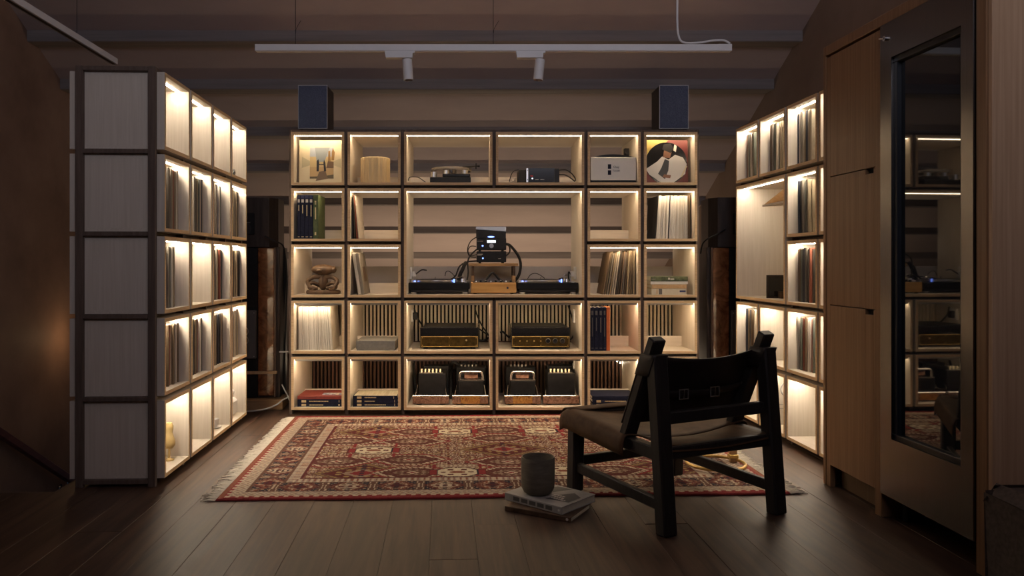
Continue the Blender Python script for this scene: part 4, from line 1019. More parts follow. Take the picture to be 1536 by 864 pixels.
# ================================================================== TALL SPEAKERS IN THE CORNERS
def tower(X, Y, rz, label, lab2):
    t = thing('floor_speaker', label, 'speaker', (X, Y, 0), rz)
    ob('plinth', B().cbox(-0.285, 0.285, -0.04, 0.40, 0.0, 0.078, 0.004), M['oakb'], t)
    ob('cabinet', B().cbox(-0.254, 0.254, 0.03, 0.38, 0.079, 1.200, 0.004), M['darkwood'], t)
    for s_ in (-1, 1):
        ob('burl_panel', B().cbox(*sorted((s_ * 0.098, s_ * 0.216)), 0.002, 0.0295, 0.10, 1.195, 0.004), M['burl'], t)
        ob('edge_strip', B().cbox(*sorted((s_ * 0.2165, s_ * 0.228)), -0.004, 0.0295, 0.09, 1.198, 0.002), M['frame_lt'], t)
    ob('baffle', B().cbox(-0.0975, 0.0975, 0.012, 0.0295, 0.09, 1.195, 0.003), M['black'], t)
    gp = ob('grey_panel', B().cbox(-0.088, 0.088, -0.030, 0.0115, 0.378, 0.735, 0.004), M['greypanel'], t)
    for z in (0.580, 0.515):
        ob('ring', B().tube([(0.034 * math.cos(a * PI / 8), -0.033, z + 0.034 * math.sin(a * PI / 8)) for a in range(16)], 0.0032, 6, closed=True, smooth=2), M['silver'], gp, True)
    for x in (-0.075, 0.075):
        for z in (0.395, 0.715): ob('screw', B().cyl((x, -0.032, z), (x, -0.0295, z), 0.003, n=8), M['silver'], gp)
    ob('cross_bar', B().cbox(-0.24, 0.24, -0.020, -0.004, 0.262, 0.284, 0.002), M['tan'], t)
    u = thing('horn_speaker', lab2, 'speaker', (X, Y, 1.2015), rz)
    w = 0.235
    poly = [(-w, 0.07), (-w + 0.055, 0.0), (w - 0.055, 0.0), (w, 0.07), (w, 0.34), (-w, 0.34)]
    bb = B(); n = 6
    bb.add([(x, y, 0.0) for x, y in poly] + [(x, y, 0.365) for x, y in poly], [tuple(range(n))[::-1], tuple(range(n, 2 * n))] + [(i, (i + 1) % n, n + (i + 1) % n, n + i) for i in range(n)])
    ob('cabinet', bb, M['darkwood'], u)
    dv = ob('driver_plate', B().cbox(-0.075, 0.075, -0.010, -0.0005, 0.09, 0.25, 0.004), M['black'], u)
    ob('horn', B().lathe([(0.052, 0.0), (0.040, 0.012), (0.016, 0.03)], 24, (0, 0, 0)), M['rubber'], dv, True, loc=(0, -0.011, 0.135), rot=(-PI / 2, 0, 0))
    ob('tweeter', B().cyl((0, -0.016, 0.215), (0, -0.010, 0.215), 0.024, n=20), M['rubber'], dv, True)
    ob('name_plate', B().cbox(-0.045, 0.045, -0.0125, -0.0102, 0.176, 0.184, 0.0005), M['greypanel'], dv)
tower(-1.712, 5.74, math.radians(5), 'tall burl-fronted floor speaker in the left corner gap', 'dark wooden horn speaker standing on the left floor speaker')
tower(1.965, 5.72, math.radians(-5), 'tall burl-fronted floor speaker in the right corner gap', 'dark wooden horn speaker standing on the right floor speaker')
cable('black lead from the left horn speaker down beside the facing shelf', [(397, 354, 5.70), (413, 362, 5.71), (424, 368, 5.80), (428, 385, 5.84), (430.5, 420, 5.85), (429, 470, 5.85), (427, 530, 5.85), (428, 590, 5.85)], 0.006)
cable('second black lead hanging behind the first beside the left floor speaker', [(424, 372, 5.95), (427, 420, 5.97), (423.5, 480, 5.97), (425.5, 545, 5.97), (426, 592, 5.96)], 0.012)
cable('black lead across the front of the right horn speaker', [(1088, 344, 5.69), (1074, 352, 5.66), (1062, 358, 5.66), (1054, 366, 5.7), (1051, 380, 5.8)], 0.005)
cable('pale cable lying on the floor below the left floor speaker', [(371, 617, 5.58), (384, 616, 5.56), (400, 613, 5.6), (414, 607.5, 5.65), (424, 600, 5.66), (432, 596, 5.66)], 0.006, 'cablew')
cable('pale cable hanging beside the left floor speaker plinth', [(423, 577, 5.75), (427, 585, 5.73), (432, 594, 5.72), (434, 600, 5.7)], 0.005, 'cablew')
t = tag(ob('cable_tray', B().cbox(0, 0.075, 0, 0.03, 0, 0.008, 0.001), M['cablew'], None, loc=(-1.446, 5.70, 0.425)), 'thin white tray beside the left floor speaker', 'tray')

# ================================================================== RUG
def rug():
    L, Wd = 2.665, 1.905
    nx, ny = 532, 381
    s = (np.arange(nx + 1) / nx * L); t_ = (np.arange(ny + 1) / ny * Wd)
    S, Tt = np.meshgrid(s, t_)
    kn = 0.0058
    s_, t2 = (np.floor(S / kn) + 0.5) * kn, (np.floor(Tt / kn) + 0.5) * kn
    C = {k: np.array(v) for k, v in dict(red=(0.185, 0.024, 0.026), dred=(0.085, 0.018, 0.018), cream=(0.42, 0.33, 0.245), tan=(0.245, 0.165, 0.120),
         cream2=(0.50, 0.42, 0.30), navy=(0.020, 0.018, 0.028), rust=(0.19, 0.065, 0.042), brown=(0.105, 0.052, 0.036), gold=(0.25, 0.165, 0.070), grey=(0.26, 0.20, 0.165)).items()}
    rgb = np.zeros(S.shape + (3,)); rgb[:] = C['brown']
    def put(mask, c): rgb[mask] = C[c]
    rs = np.random.RandomState(4)
    cell = lambda a, p: np.abs((a / p) % 1.0 - 0.5) * 2        # triangle wave 0..1
    # field ground: small figures
    hz = (np.sin(s_ * 171.3 + np.floor(t2 / 0.023) * 12.9) * 43758.5) % 1.0
    put(hz > 0.30, 'tan'); put(hz > 0.52, 'dred'); put(hz > 0.64, 'gold'); put(hz > 0.78, 'rust'); put(hz > 0.90, 'cream')
    fine = cell(s_, 0.052) + cell(t2, 0.046)
    put((fine > 1.05) & (fine < 1.25) & (cell(s_ + t2, 0.024) > 0.4), 'tan'); put(fine > 1.58, 'cream'); put(fine < 0.22, 'red')
    zig = (t2 + 0.050 * cell(s_, 0.185)) % 0.152
    put(zig < 0.026, 'dred'); put((zig > 0.008) & (zig < 0.017) & (cell(s_, 0.022) > 0.35), 'cream')
    zig2 = (s_ + 0.05 * cell(t2, 0.21)) % 0.2775
    put(zig2 < 0.018, 'dred'); put((zig2 > 0.006) & (zig2 < 0.012), 'cream')
    def oct_(cs, ct, a, b_): return np.maximum(np.maximum(np.abs(s_ - cs) / a, np.abs(t2 - ct) / b_), (np.abs(s_ - cs) / a + np.abs(t2 - ct) / b_) / 1.5)
    def hexa(cs, ct, a, b_): return np.maximum(np.abs(t2 - ct) / b_, np.abs(s_ - cs) / a * 0.62 + np.abs(t2 - ct) / b_ * 0.62)
    # large lozenges round the centre
    for (cs, ct) in ((1.386, 0.90), (0.62, 0.42), (0.62, 1.38), (2.16, 0.42), (2.16, 1.38)):
        d = np.abs(s_ - cs) / 0.27 + np.abs(t2 - ct) / 0.20
        put(d < 1.0, 'brown'); put((d < 0.94) & (d > 0.80) & (cell(s_ + t2, 0.03) > 0.5), 'gold'); put(d < 0.74, 'dred')
        put((d < 0.66) & (cell(s_, 0.05) * cell(t2, 0.04) > 0.35), 'gold'); put((d < 0.4), 'tan'); put((d < 0.26), 'red')
        put((np.abs(s_ - cs) < 0.013) & (np.abs(t2 - ct) < 0.20) & (cell(t2, 0.034) > 0.5), 'navy')
    for (cs, ct) in ((0.85, 0.685), (0.85, 1.11), (1.386, 0.62), (1.386, 1.18), (1.92, 0.685), (1.92, 1.11), (0.46, 0.66), (0.46, 1.14), (2.28, 0.66), (2.28, 1.14), (1.386, 0.40), (1.386, 1.42), (0.88, 0.42), (1.90, 0.42), (0.88, 1.38), (1.90, 1.38)):
        d = hexa(cs, ct, 0.150, 0.120)
        put(d < 1.0, 'red'); put(d < 0.90, 'brown'); put((d < 0.88) & (d > 0.72) & (cell(s_ * 1.0 + t2 * 0.6, 0.030) > 0.38), 'cream')
        put(d < 0.70, 'dred'); put(d < 0.60, 'brown'); put((d < 0.54) & (cell(s_, 0.036) + cell(t2, 0.032) > 1.0), 'tan')
        put((d < 0.54) & (d > 0.46), 'dred')
        dm = np.abs(s_ - cs) / 0.05 + np.abs(t2 - ct) / 0.04
        put(dm < 1.0, 'dred'); put(dm < 0.72, 'cream'); put(dm < 0.36, 'red')
    for (cs, ct) in ((1.11, 0.42), (1.66, 0.42), (1.11, 1.38), (1.66, 1.38), (0.64, 0.90), (2.14, 0.90), (1.11, 0.90) if False else (0.64, 0.90)):
        put((np.abs(s_ - cs) < 0.150) & (np.abs(t2 - ct) < 0.055), 'dred')
        put((np.abs(s_ - cs) < 0.142) & (np.abs(t2 - ct) < 0.045), 'red')
        d = oct_(cs, ct, 0.108, 0.084); put(d < 1.0, 'navy'); put(d < 0.92, 'cream2')
        for ox, oy in ((-0.072, 0), (0.072, 0), (-0.034, 0.045), (0.034, 0.045), (-0.034, -0.045), (0.034, -0.045)):
            put((np.abs(s_ - cs - ox) < 0.014) & (np.abs(t2 - ct - oy) < 0.011), 'dred')
        put(oct_(cs, ct, 0.040, 0.020) < 1, 'rust')
        for sg in (-1, 1):
            put((np.abs(s_ - cs) < 0.11) & (np.abs(t2 - ct - sg * 0.122) < 0.024), 'tan')
            put((np.abs(s_ - cs) < 0.10) & (np.abs(t2 - ct - sg * 0.122) < 0.016) & (cell(s_, 0.024) > 0.5), 'cream')
            put((np.abs(np.abs(s_ - cs) - 0.122) < 0.008) & (np.abs(t2 - ct - sg * 0.115) < 0.045), 'red')
    # borders: distance from the nearest edge and the coordinate along it
    de = np.minimum(s_, L - s_); dt = np.minimum(t2, Wd - t2)
    dist = np.minimum(de, dt); along = np.where(de < dt, t2 + 0.09, s_)
    put(dist < 0.335, 'tan')
    g = (dist >= 0.045) & (dist < 0.115); put(g, 'grey'); put(g & (cell(along, 0.038) > 0.5) & (dist > 0.055) & (dist < 0.1), 'tan'); put(g & (cell(along + dist, 0.026) > 0.62), 'cream')
    g = (dist >= 0.115) & (dist < 0.265); put(g, 'brown')
    pb = 0.232; a = (along % pb) / pb - 0.5; alt = (np.floor(along / pb) % 2) == 0; dd = (dist - 0.19) / 0.075
    d = np.maximum(np.abs(a) / 0.40, np.abs(dd) / 0.92)
    put(g & (d < 1.0), 'dred')
    d2 = np.abs(a) / 0.34 + np.abs(dd) / 1.25
    put(g & (d < 1.0) & (d2 > 1.32), 'navy')
    put(g & (d2 < 1.12), 'brown'); put(g & (d2 < 1.0), 'rust'); put(g & alt & (d2 < 0.9), 'tan'); put(g & (d2 < 0.62), 'tan'); put(g & alt & (d2 < 0.55), 'cream'); put(g & ~alt & (d2 < 0.5), 'dred')
    put(g & (d2 < 0.9) & (cell(along, 0.035) * cell(dist, 0.03) > 0.42), 'brown')
    put(g & (np.abs(d2 - 0.78) < 0.07) & (cell(along, 0.020) > 0.4), 'cream')
    put(g & (d < 1.0) & (d2 > 1.14) & (cell(along + dist, 0.030) * cell(along - dist, 0.030) > 0.45), 'tan')
    put(g & (np.abs(a) < 0.05) & (np.abs(dd) < 0.9) & (cell(dist, 0.026) > 0.5), 'navy'); put(g & (np.abs(dd) < 0.10) & (np.abs(a) < 0.30) & (cell(along, 0.042) > 0.5), 'dred')
    x1 = (np.abs(np.abs(a) - 0.5) < 0.035 + 0.05 * np.abs(dd)); put(g & x1, 'cream'); put(g & (np.abs(np.abs(a) - 0.5) < 0.022 + 0.038 * np.abs(dd)), 'brown'); put(g & (np.abs(np.abs(a) - 0.5) < 0.012) & (np.abs(dd) > 0.3), 'tan')
    put((np.abs(dist - 0.118) < 0.006), 'brown'); put((np.abs(dist - 0.262) < 0.006), 'brown')
    g = (dist >= 0.268) & (dist < 0.335); put(g, 'grey'); put(g & (cell(along, 0.03) > 0.55), 'cream'); put(g & (cell(along, 0.03) < 0.25) & (dist > 0.285) & (dist < 0.318), 'rust')
    put((np.abs(dist - 0.331) < 0.005), 'dred')
    put(dist < 0.045, 'red'); put((dist > 0.036) & (dist < 0.052) & (cell(along, 0.045) > 0.5), 'cream')
    put((de < 0.028) & (de < dt), 'rust')
    # abrash: bands of colour across the weave and wool variation
    ab = 1 + 0.10 * np.sin(s_ * 5.1 + 0.6) * np.sin(t2 * 3.3) + rs.uniform(-0.16, 0.16, S.shape)
    rgb = np.clip(rgb * ab[..., None], 0, 1)
    Z = 0.009 + 0.0015 * np.sin(S * 9) * np.sin(Tt * 7) * 0.6 + rs.uniform(-0.0008, 0.0008, S.shape)
    Z[0, :] = Z[-1, :] = 0.0015; Z[:, 0] = Z[:, -1] = 0.0015
    wob = 0.006 * np.sin(S * 4.3 + 1) * ((Tt < 0.02) | (Tt > Wd - 0.02))
    V = np.stack([S, Tt + wob, Z], -1).reshape(-1, 3)
    idx = np.arange((nx + 1) * (ny + 1)).reshape(ny + 1, nx + 1)
    Fq = np.stack([idx[:-1, :-1], idx[:-1, 1:], idx[1:, 1:], idx[1:, :-1]], -1).reshape(-1, 4)
    me = bpy.data.meshes.new('pile')
    me.vertices.add(len(V)); me.vertices.foreach_set('co', V.ravel())
    me.loops.add(len(Fq) * 4); me.loops.foreach_set('vertex_index', Fq.ravel().astype(np.int32))
    me.polygons.add(len(Fq)); me.polygons.foreach_set('loop_start', (np.arange(len(Fq)) * 4).astype(np.int32))
    ca = me.color_attributes.new('weave', 'FLOAT_COLOR', 'POINT')
    ca.data.foreach_set('color', np.concatenate([rgb.reshape(-1, 3), np.ones((len(V), 1))], 1).ravel())
    me.update(); me.validate()
    m = mat('knotted_wool', (0.3, 0.1, 0.1), 0.95, spec=0.1)
    nt = m.node_tree; at = nt.nodes.new('ShaderNodeAttribute'); at.attribute_name = 'weave'
    nt.links.new(at.outputs['Color'], nt.nodes['Principled BSDF'].inputs['Base Color'])
    me.materials.append(m)
    t = thing('rug', 'red and cream patterned oriental rug with white fringes on the floor', 'rug', (-1.187, 3.527, 0.0012), TH)
    link('pile', me, t)
    q = random.Random(9)
    for side, nm_ in ((0, 'fringe'), (1, 'fringe')):
        bb = B(); y = 0.004
        while y < Wd - 0.004:
            ln = q.uniform(0.045, 0.085); dx = -ln if side == 0 else ln; x0 = 0.0 if side == 0 else L
            dy = q.uniform(-0.018, 0.010); w = q.uniform(0.0025, 0.0045)
            p = [(x0, y, 0.003), (x0 + dx * 0.5, y + dy * 0.35, 0.0045 + q.uniform(0, 0.003)), (x0 + dx, y + dy, 0.0025)]
            bb.tube(p, w, 5, smooth=1, radii=[w, w, w * 0.55])
            y += q.uniform(0.006, 0.0095)
        f = ob(nm_, bb, M['fringe'], t); f['kind'] = 'stuff'
rug()

# ================================================================== CHAIR
CH = Vector((0.76, 3.097, 0.0)); CR = math.radians(26.5)
t = thing('lounge_chair', 'low black wooden lounge chair with leather seat, seen from behind', 'chair', CH, CR)
w = 0.608; dp = 0.652
def cp(o_): return o_
for x in (0, w):
    ob('rear_leg', B().bar((x, 0.0, 0.0), (x, 0.062, 0.715), 0.068, 0.060, (0, 1, 0), 0.006), M['chair'], t)
    ob('front_leg', B().bar((x, dp, 0.0115), (x, dp - 0.012, 0.345), 0.062, 0.058, (0, 1, 0), 0.006), M['chair'], t)
    ob('back_plank', B().bar((x, 0.262, 0.325), (x, 0.056, 0.780), 0.066, 0.042, (0, 1, 0.4), 0.005), M['chair'], t)
    ob('side_rail', B().bar((x, 0.055, 0.315), (x, dp - 0.035, 0.335), 0.045, 0.055, (0, 0, 1), 0.005), M['chair'], t)
    ob('side_stretcher', B().bar((x, 0.04, 0.112), (x, dp - 0.032, 0.125), 0.028, 0.046, (0, 0, 1), 0.004), M['chair'], t)
ob('front_stretcher', B().bar((0.03, dp - 0.002, 0.150), (w - 0.03, dp - 0.002, 0.150), 0.028, 0.046, (0, 0, 1), 0.004), M['chair'], t)
ob('front_rail', B().bar((-0.03, dp + 0.015, 0.362), (w + 0.03, dp + 0.015, 0.362), 0.05, 0.034, (0, 0, 1), 0.006), M['chair'], t)
ob('rear_rail', B().bar((0.034, 0.030, 0.318), (w - 0.034, 0.030, 0.318), 0.034, 0.052, (0, 0, 1), 0.005), M['chair'], t)
ob('back_rail', B().bar((0.034, 0.052, 0.455), (w - 0.034, 0.052, 0.455), 0.034, 0.050, (0, 0, 1), 0.005), M['chair'], t)
def sheet(name, fn, nu, nv, th, m_, par):
    vs = [fn(i / nu, j / nv) for j in range(nv + 1) for i in range(nu + 1)]
    fs = [(j * (nu + 1) + i, j * (nu + 1) + i + 1, (j + 1) * (nu + 1) + i + 1, (j + 1) * (nu + 1) + i) for j in range(nv) for i in range(nu)]
    o = ob(name, B().add(vs, fs), m_, par, True)
    md = o.modifiers.new('thickness', 'SOLIDIFY'); md.thickness = th; md.offset = 0
    return o
def seat(a, b_):
    # a across, b from rear to front; the edges fold down round the rails
    prof = [(-0.052, -0.075), (-0.052, -0.02), (-0.040, 0.008), (-0.015, 0.012)]
    if a < 0.18:
        k = a / 0.18 * 3; i = min(int(k), 2); f = k - i
        x = prof[i][0] * (1 - f) + prof[i + 1][0] * f; z = prof[i][1] * (1 - f) + prof[i + 1][1] * f
    elif a > 0.82:
        k = (1 - a) / 0.18 * 3; i = min(int(k), 2); f = k - i
        x = w - (prof[i][0] * (1 - f) + prof[i + 1][0] * f); z = prof[i][1] * (1 - f) + prof[i + 1][1] * f
    else:
        q = (a - 0.18) / 0.64; x = -0.015 + q * (w + 0.03); z = 0.012 - 0.034 * math.sin(PI * q) ** 1.0
    y = 0.215 + b_ * (dp + 0.050 - 0.215)
    zz = 0.348 + 0.038 * b_ + z
    if b_ > 0.9: zz -= 0.022 * ((b_ - 0.9) / 0.1) ** 2
    return (x, y, zz)
ob_seat = sheet('seat', seat, 36, 16, 0.006, M['leather'], t)
def seat2(a, b_):
    q = a; x = 0.036 + q * (w - 0.072); y = 0.010 + b_ * 0.212
    z = 0.347 + 0.003 * b_ - (0.012 + 0.016 * b_) * math.sin(PI * q)
    if b_ < 0.12: z -= 0.022 * (1 - b_ / 0.12) ** 2
    return (x, y, z)
sheet('seat_flap', seat2, 20, 10, 0.006, M['leather'], t)
def fold(a, b_):
    x = -0.030 + a * (w + 0.06); ang = -0.9 + b_ * 3.6
    return (x, dp + 0.020 + 0.040 * math.sin(ang) * 1.1, 0.372 + 0.024 * math.cos(ang))
sheet('front_fold', fold, 12, 14, 0.006, M['leather'], t)
def back(a, b_):
    # b from the bottom edge up; hangs slack between the planks
    z = 0.405 + b_ * 0.305
    yp = 0.262 - (z - 0.325) * 0.206 / 0.455
    x = -0.03 + a * (w + 0.06)
    sag = math.sin(PI * a)
    return (x, yp + 0.030 - 0.050 * sag * (1 - 0.25 * b_) , z - 0.030 * sag * b_ ** 2)
sheet('backrest', back, 24, 14, 0.006, M['leatherb'], t)
for x in (0, w):
    z0_, z1_ = 0.625, 0.715
    def slv(a, b_, x=x):
        ang = a * 2 * PI; z = z0_ + b_ * (z1_ - z0_); yc = 0.262 - (z - 0.325) * 0.206 / 0.455 - 0.024
        c, s_ = math.cos(ang), math.sin(ang); m_ = max(abs(c), abs(s_)) ** 0.85
        return (x + 0.037 * c / m_, yc + 0.012 + 0.043 * s_ / m_, z)
    sheet('sleeve', slv, 24, 4, 0.005, M['leatherb'], t)
def strap(z0_):
    def f(a, b_):
        z = z0_ + 0.03 * b_; x = 0.02 + a * (w - 0.04); yp = 0.262 - (z - 0.325) * 0.206 / 0.455
        return (x, yp + 0.012 - 0.050 * math.sin(PI * a), z - 0.010 * math.sin(PI * a))
    return f
st = sheet('strap', strap(0.520), 24, 2, 0.005, M['leatherb'], t)
for xk in (0.20, 0.37):
    yk = 0.262 - 0.21 * 0.453 + 0.012 - 0.050 * math.sin(PI * xk / w) - 0.010
    ob('buckle', B().tube([(xk - 0.024, yk, 0.508), (xk + 0.024, yk, 0.508), (xk + 0.024, yk, 0.548), (xk - 0.024, yk, 0.548)], 0.0032, 6, closed=True, smooth=1).tube([(xk, yk, 0.508), (xk, yk - 0.004, 0.548)], 0.0022, 6, smooth=1), M['silver'], st)
for x in (0, w): ob('foot_pad', B().cyl((x, 0.0, 0.0), (x, 0.0, 0.004), 0.02), M['rubber'], t)

# ================================================================== CUP AND BOOKS ON THE FLOOR
t = thing('book', 'lower dark brown book under the pale book on the floor', 'book', (0.127, 3.40, 0.0012), math.radians(-30))
ob('cover', B().cbox(0, 0.312, 0, 0.215, 0, 0.003, 0.0008).cbox(0, 0.312, 0, 0.215, 0.018, 0.021, 0.0008).cbox(0, 0.312, -0.001, 0.003, 0.001, 0.020, 0.0008), M['carved'], t)
ob('pages', B().box(0.003, 0.309, 0.003, 0.212, 0.003, 0.018), M['sand'], t)
ob('emblem', B().cyl((0.294, -0.0014, 0.0105), (0.294, -0.0008, 0.0105), 0.006, n=16), M['silverprint'], t)
t = thing('book', 'upper pale grey book carrying the stoneware cup', 'book', (0.1296, 3.487, 0.0232), math.radians(-42.6))
ob('cover', B().cbox(0, 0.316, 0, 0.251, 0, 0.003, 0.0008).cbox(0, 0.316, 0, 0.251, 0.030, 0.033, 0.0008).cbox(0, 0.316, -0.001, 0.003, 0.001, 0.032, 0.0008), M['palebook'], t)
ob('pages', B().box(0.003, 0.313, 0.003, 0.248, 0.003, 0.030), M['sand'], t)
pm = mat('faded_photo', (0.085, 0.08, 0.072), 0.5)
ob('cover_print', B().add([(0.19, 0.05, 0.0333), (0.30, 0.07, 0.0333), (0.30, 0.16, 0.0333), (0.24, 0.20, 0.0333), (0.20, 0.13, 0.0333)], [(0, 1, 2, 3, 4)]).add([(0.10, 0.16, 0.0333), (0.16, 0.15, 0.0333), (0.20, 0.24, 0.0333), (0.12, 0.235, 0.0333)], [(0, 1, 2, 3)]), pm, t)
bb = B()
q = random.Random(8)
for k in range(3):
    xx = 0.17
    while xx < 0.17 + (0.10, 0.08, 0.06)[k]:
        ww = q.uniform(0.006, 0.014); bb.box(xx, xx + ww, 0.075 + 0.022 * k, 0.085 + 0.022 * k, 0.0334, 0.0337); xx += ww + 0.004
ob('title_print', bb, M['silverprint'], t)
bb = B()
for k in range(5): bb.box(0.05 + 0.045 * k, 0.085 + 0.045 * k, -0.0016, -0.0009, 0.008, 0.026)
ob('spine_print', bb, pm, t)
ob('emblem', B().cyl((0.300, -0.0018, 0.017), (0.300, -0.0010, 0.017), 0.005, n=16), M['silverprint'], t)
t = tag(ob('stoneware_cup', B().lathe([(0.0, 0.0), (0.050, 0.0), (0.064, 0.010), (0.073, 0.028), (0.0755, 0.055), (0.0755, 0.158), (0.073, 0.164), (0.069, 0.163), (0.067, 0.150), (0.066, 0.05), (0.050, 0.022), (0.0, 0.018)], 56), M['stone'], None, True, loc=(0.277, 3.475, 0.0567)),
        'large grey-brown stoneware cup standing on the pale book', 'cup')

# ================================================================== BRASS HOOP STAND BEHIND THE CHAIR
c = px(1074, 694, 4.20)
t = thing('hoop_stand', 'wooden post with a brass hoop foot behind the chair', 'stand', (c.x - 0.03, 4.11, 0.0105), 0)
ob('hoop', B().tube([(0.150 * math.cos(a * PI / 12), 0.150 * math.sin(a * PI / 12), 0.016) for a in range(24)], 0.0085, 10, closed=True, smooth=2), M['brass'], t, True)
ob('post', B().cbox(0.098, 0.136, 0.060, 0.090, 0.0, 0.40, 0.004), M['oakb'], t)
ob('collar', B().cbox(0.092, 0.142, 0.054, 0.096, 0.024, 0.045, 0.003), M['brass'], t)
ob('cap', B().cyl((0.117, 0.075, 0.40), (0.117, 0.075, 0.412), 0.03), M['oakb'], t)

# ================================================================== TALL CABINET AND GLASS-DOORED COOLER
UC = Unit((1.71, 3.825, 0), -PI / 2 + TH)
t = thing('tall_cabinet', 'tall oak cabinet with three doors and recessed pulls on the right', 'cabinet', UC.o, UC.rz)
ZT = 2.144; D = 0.62
ob('end_panel', B().cbox(0.0, 0.024, 0.0, D, 0.0, ZT, 0.002), M['cab'], t)
ob('stile', B().cbox(0.0245, 0.062, 0.004, 0.03, 0.0, 2.086, 0.002), M['cab'], t)
ob('stile', B().cbox(0.459, 0.508, 0.0, D, 0.0, 2.086, 0.002), M['cab'], t)
ob('top_rail', B().cbox(0.0245, 1.150, -0.001, D, 2.098, ZT, 0.002), M['cab'], t)
ob('back_board', B().box(0.03, 0.455, 0.10, 0.12, 0.11, 2.086), M['cabdark'], t)
ob('kick_board', B().cbox(0.0625, 0.455, 0.06, 0.08, 0.0, 0.105, 0.001), M['cabdark'], t)
for (z0_, z1_) in ((0.108, 0.880), (0.884, 1.500), (1.504, 2.086)):
    bb = B()
    d0 = 0.002; notch = z1_ < 2.0
    if notch:
        bb.cbox(0.064, 0.378, d0, 0.024, z0_, z1_, 0.0012); bb.cbox(0.3782, 0.4435, d0, 0.024, z0_, z1_ - 0.022, 0.0012); bb.cbox(0.4437, 0.457, d0, 0.024, z0_, z1_, 0.0012)
    else: bb.cbox(0.064, 0.457, d0, 0.024, z0_, z1_, 0.0012)
    dr = ob('door', bb, M['cab'], t)
    if notch: ob('finger_pull', B().box(0.3785, 0.4433, 0.020, 0.030, z1_ - 0.0225, z1_ - 0.0005), M['gap'], dr)
ob('stile', B().cbox(1.098, 1.150, 0.0, D, 0.0, 2.097, 0.002), M['cab'], t)
ob('side_panel', B().cbox(1.1505, 1.172, 0.006, D + 0.12, 0.0, 2.70, 0.002), M['cablt'], t)
t = thing('wine_cooler', 'tall stainless steel framed cooler with dark glass door', 'cooler', UC.pt(0.512, 0, 0.0), UC.rz)
wf = 0.582
fr = B(); z0_, z1_ = 0.108, 2.094; a0, a1, b0, b1 = 0.083, 0.518, 0.352, 1.942
for (xa, xc, za, zc) in ((0.002, wf, z0_, b0), (0.002, wf, b1, z1_), (0.002, a0, b0, b1), (a1, wf, b0, b1)):
    fr.box(xa, xc, -0.008, 0.03, za, zc)
ob('door_frame', fr, M['steel'], t)
gk = B()
for (xa, xc, za, zc) in ((a0 - 0.001, a1 + 0.001, b0 - 0.001, b0 + 0.022), (a0 - 0.001, a1 + 0.001, b1 - 0.022, b1 + 0.001), (a0 - 0.001, a0 + 0.022, b0 + 0.0225, b1 - 0.0225), (a1 - 0.022, a1 + 0.001, b0 + 0.0225, b1 - 0.0225)):
    gk.cbox(xa, xc, 0.004, 0.032, za, zc, 0.002)
ob('gasket', gk, M['gasket'], t)
ob('glass_pane', B().cbox(a0 + 0.0225, a1 - 0.0225, 0.022, 0.030, b0 + 0.0228, b1 - 0.0228, 0.001), M['glass'], t)
ob('body', B().box(0.004, wf - 0.002, 0.032, 0.58, 0.11, 2.092), M['gasket'], t)
lk = ob('lock', B().cyl((0.045, -0.018, 2.03), (0.045, -0.008, 2.03), 0.011, n=16), M['chrome'], t, True)
ob('lever', B().tube([(0.045, -0.017, 2.03), (0.02, -0.022, 2.035)], 0.004, 8, smooth=1), M['chrome'], lk)
for x in (0.05, wf - 0.05):
    for y in (0.08, 0.50): ob('foot', B().cyl((x, y, 0), (x, y, 0.11), 0.018), M['rubber'], t)

# upholstered block at the lower right edge
t = thing('ottoman', 'dark upholstered block at the lower right corner of the picture', 'seat', UC.pt(1.49, 0.0, 0.0), UC.rz)
o = ob('cushion', B().cbox(0.0, 0.95, -0.265, 0.60, 0.03, 0.425, 0.030), M['uph'], t, True)
md = o.modifiers.new('soft', 'BEVEL'); md.width = 0.012; md.segments = 3
for x in (0.08, 0.85):
    for y in (-0.18, 0.52): ob('foot', B().cyl((x, y, 0), (x, y, 0.031), 0.02), M['rubber'], t)

# ================================================================== HANDRAIL ON THE LEFT WALL
p0 = room(XL + 0.065, 4.4, 0.47); p1 = room(XL + 0.065, 6.36, -0.705)
t = thing('handrail', 'dark wooden stair handrail sloping down along the left wall', 'handrail', p0, 0)
dv = p1 - p0
ob('rail', B().bar((0, 0, 0), dv, 0.040, 0.062, (0, 0, 1), 0.010), M['handrail'], t)
for f in (0.30, 0.90):
    p = dv * f
    ob('bracket', B().tube([p + Vector((0, 0, -0.03)), p + Vector((0, 0, -0.060)), p + Vector((-0.055, 0, -0.075))], 0.008, 8).cyl(p + Vector((-0.062, 0, -0.075)), p + Vector((-0.054, 0, -0.075)), 0.026), M['chrome'], t, True)

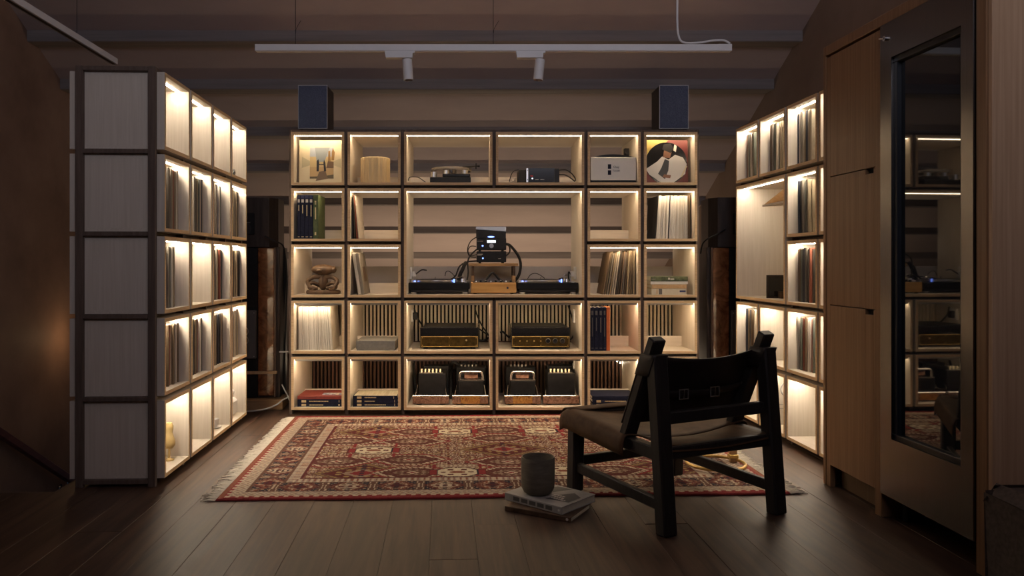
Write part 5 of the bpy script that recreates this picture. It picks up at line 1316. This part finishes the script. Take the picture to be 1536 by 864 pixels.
# ================================================================== TRACK LIGHTS
YT = 4.0
zt_ = pZ(66, YT)
xl, xr = pX(382, YT), pX(1098, YT)
t = thing('track_light', 'long white ceiling track with two spotlights over the rug', 'track light', (xl, YT, zt_), 0)
Lk = xr - xl
tr = ob('track', B().cbox(0, Lk, 0, 0.036, -0.034, 0, 0.002).cbox(0.004, Lk - 0.004, 0.004, 0.032, -0.0365, -0.0342, 0.0004), M['white'], t)
ob('end_cap', B().cbox(Lk - 0.07, Lk + 0.0006, -0.0006, 0.0366, -0.0346, 0.0006, 0.001), M['white'], tr)
for (ua, ub, us_, tilt) in ((577, 622, 610.0, 0.07), (774, 818, 810.5, -0.10)):
    xa, xc, xs = pX(ua, YT) - xl, pX(ub, YT) - xl, pX(us_, YT) - xl
    sp = ob('adapter', B().prism([(xa + 0.006, -0.070), (xc - 0.012, -0.070), (xc - 0.010, -0.046), (xc, -0.046), (xc, -0.0347), (xa, -0.0347)], -0.002, 0.038), M['white'], t)
    p = Vector((xs, 0.018, -0.074)); dvx = Vector((tilt, 0.0, -1)).normalized()
    ob('stem', B().cyl((xs, 0.018, -0.076), (xs, 0.018, -0.0695), 0.006), M['white'], sp, True)
    hd = ob('spotlight', B().lathe([(0, 0), (0.022, 0.0), (0.0255, 0.003), (0.0255, 0.108), (0.022, 0.1085), (0.020, 0.098), (0, 0.097)], 28), M['white'], t, True)
    hd.location = p; hd.rotation_euler = (PI, 0, 0); hd.rotation_euler = (PI, math.asin(tilt) * -1 if False else 0, 0)
    hd.rotation_mode = 'QUATERNION'; hd.rotation_quaternion = Vector((0, 0, 1)).rotation_difference(dvx)
for u in (442, 740):
    x = pX(u, YT) - xl
    ob('suspension_wire', B().cyl((x, 0.018, 0), (x, 0.018, roof_z(YT + 0.018) - zt_), 0.0016, n=6), M['ink'], t)
    ob('wire_end', B().tube([(x + 0.002, 0.016, 0.06), (x + 0.006, 0.014, 0.085), (x + 0.030, 0.012, 0.125)], 0.0012, 5), M['ink'], t)
cb = [px(u, v, YT + 0.018) - Vector((xl, YT, zt_)) for u, v in ((1017, -60), (1016, 0), (1016, 30), (1017.5, 52), (1025, 63.5), (1050, 63.8), (1068, 61), (1086, 60.8), (1095, 65.5))]
cb[0].z = roof_z(YT + 0.018) - zt_
ob('power_cable', B().tube(cb, 0.0055, 8), M['white'], t, True)
# second track running along the room at the left
za = pZ(97, 4.36)
e1 = Vector((pX(172, 4.36), 4.36, za)); L2 = 2.6
t = thing('ceiling_track', 'second bare ceiling track running along the room, upper left', 'track light', e1, TH)
ob('track', B().cbox(-0.018, 0.018, -L2, 0.0, 0.0, 0.034, 0.002), M['white'], t)
ob('slot', B().cbox(-0.008, 0.008, -L2 + 0.01, -0.01, -0.0012, -0.0002, 0.0003), M['ink'], t)
for y in (-0.45, -1.9):
    ob('suspension_wire', B().cyl((0, y, 0.034), (0, y, roof_z(4.36 + y) - za), 0.0016, n=6), M['ink'], t)
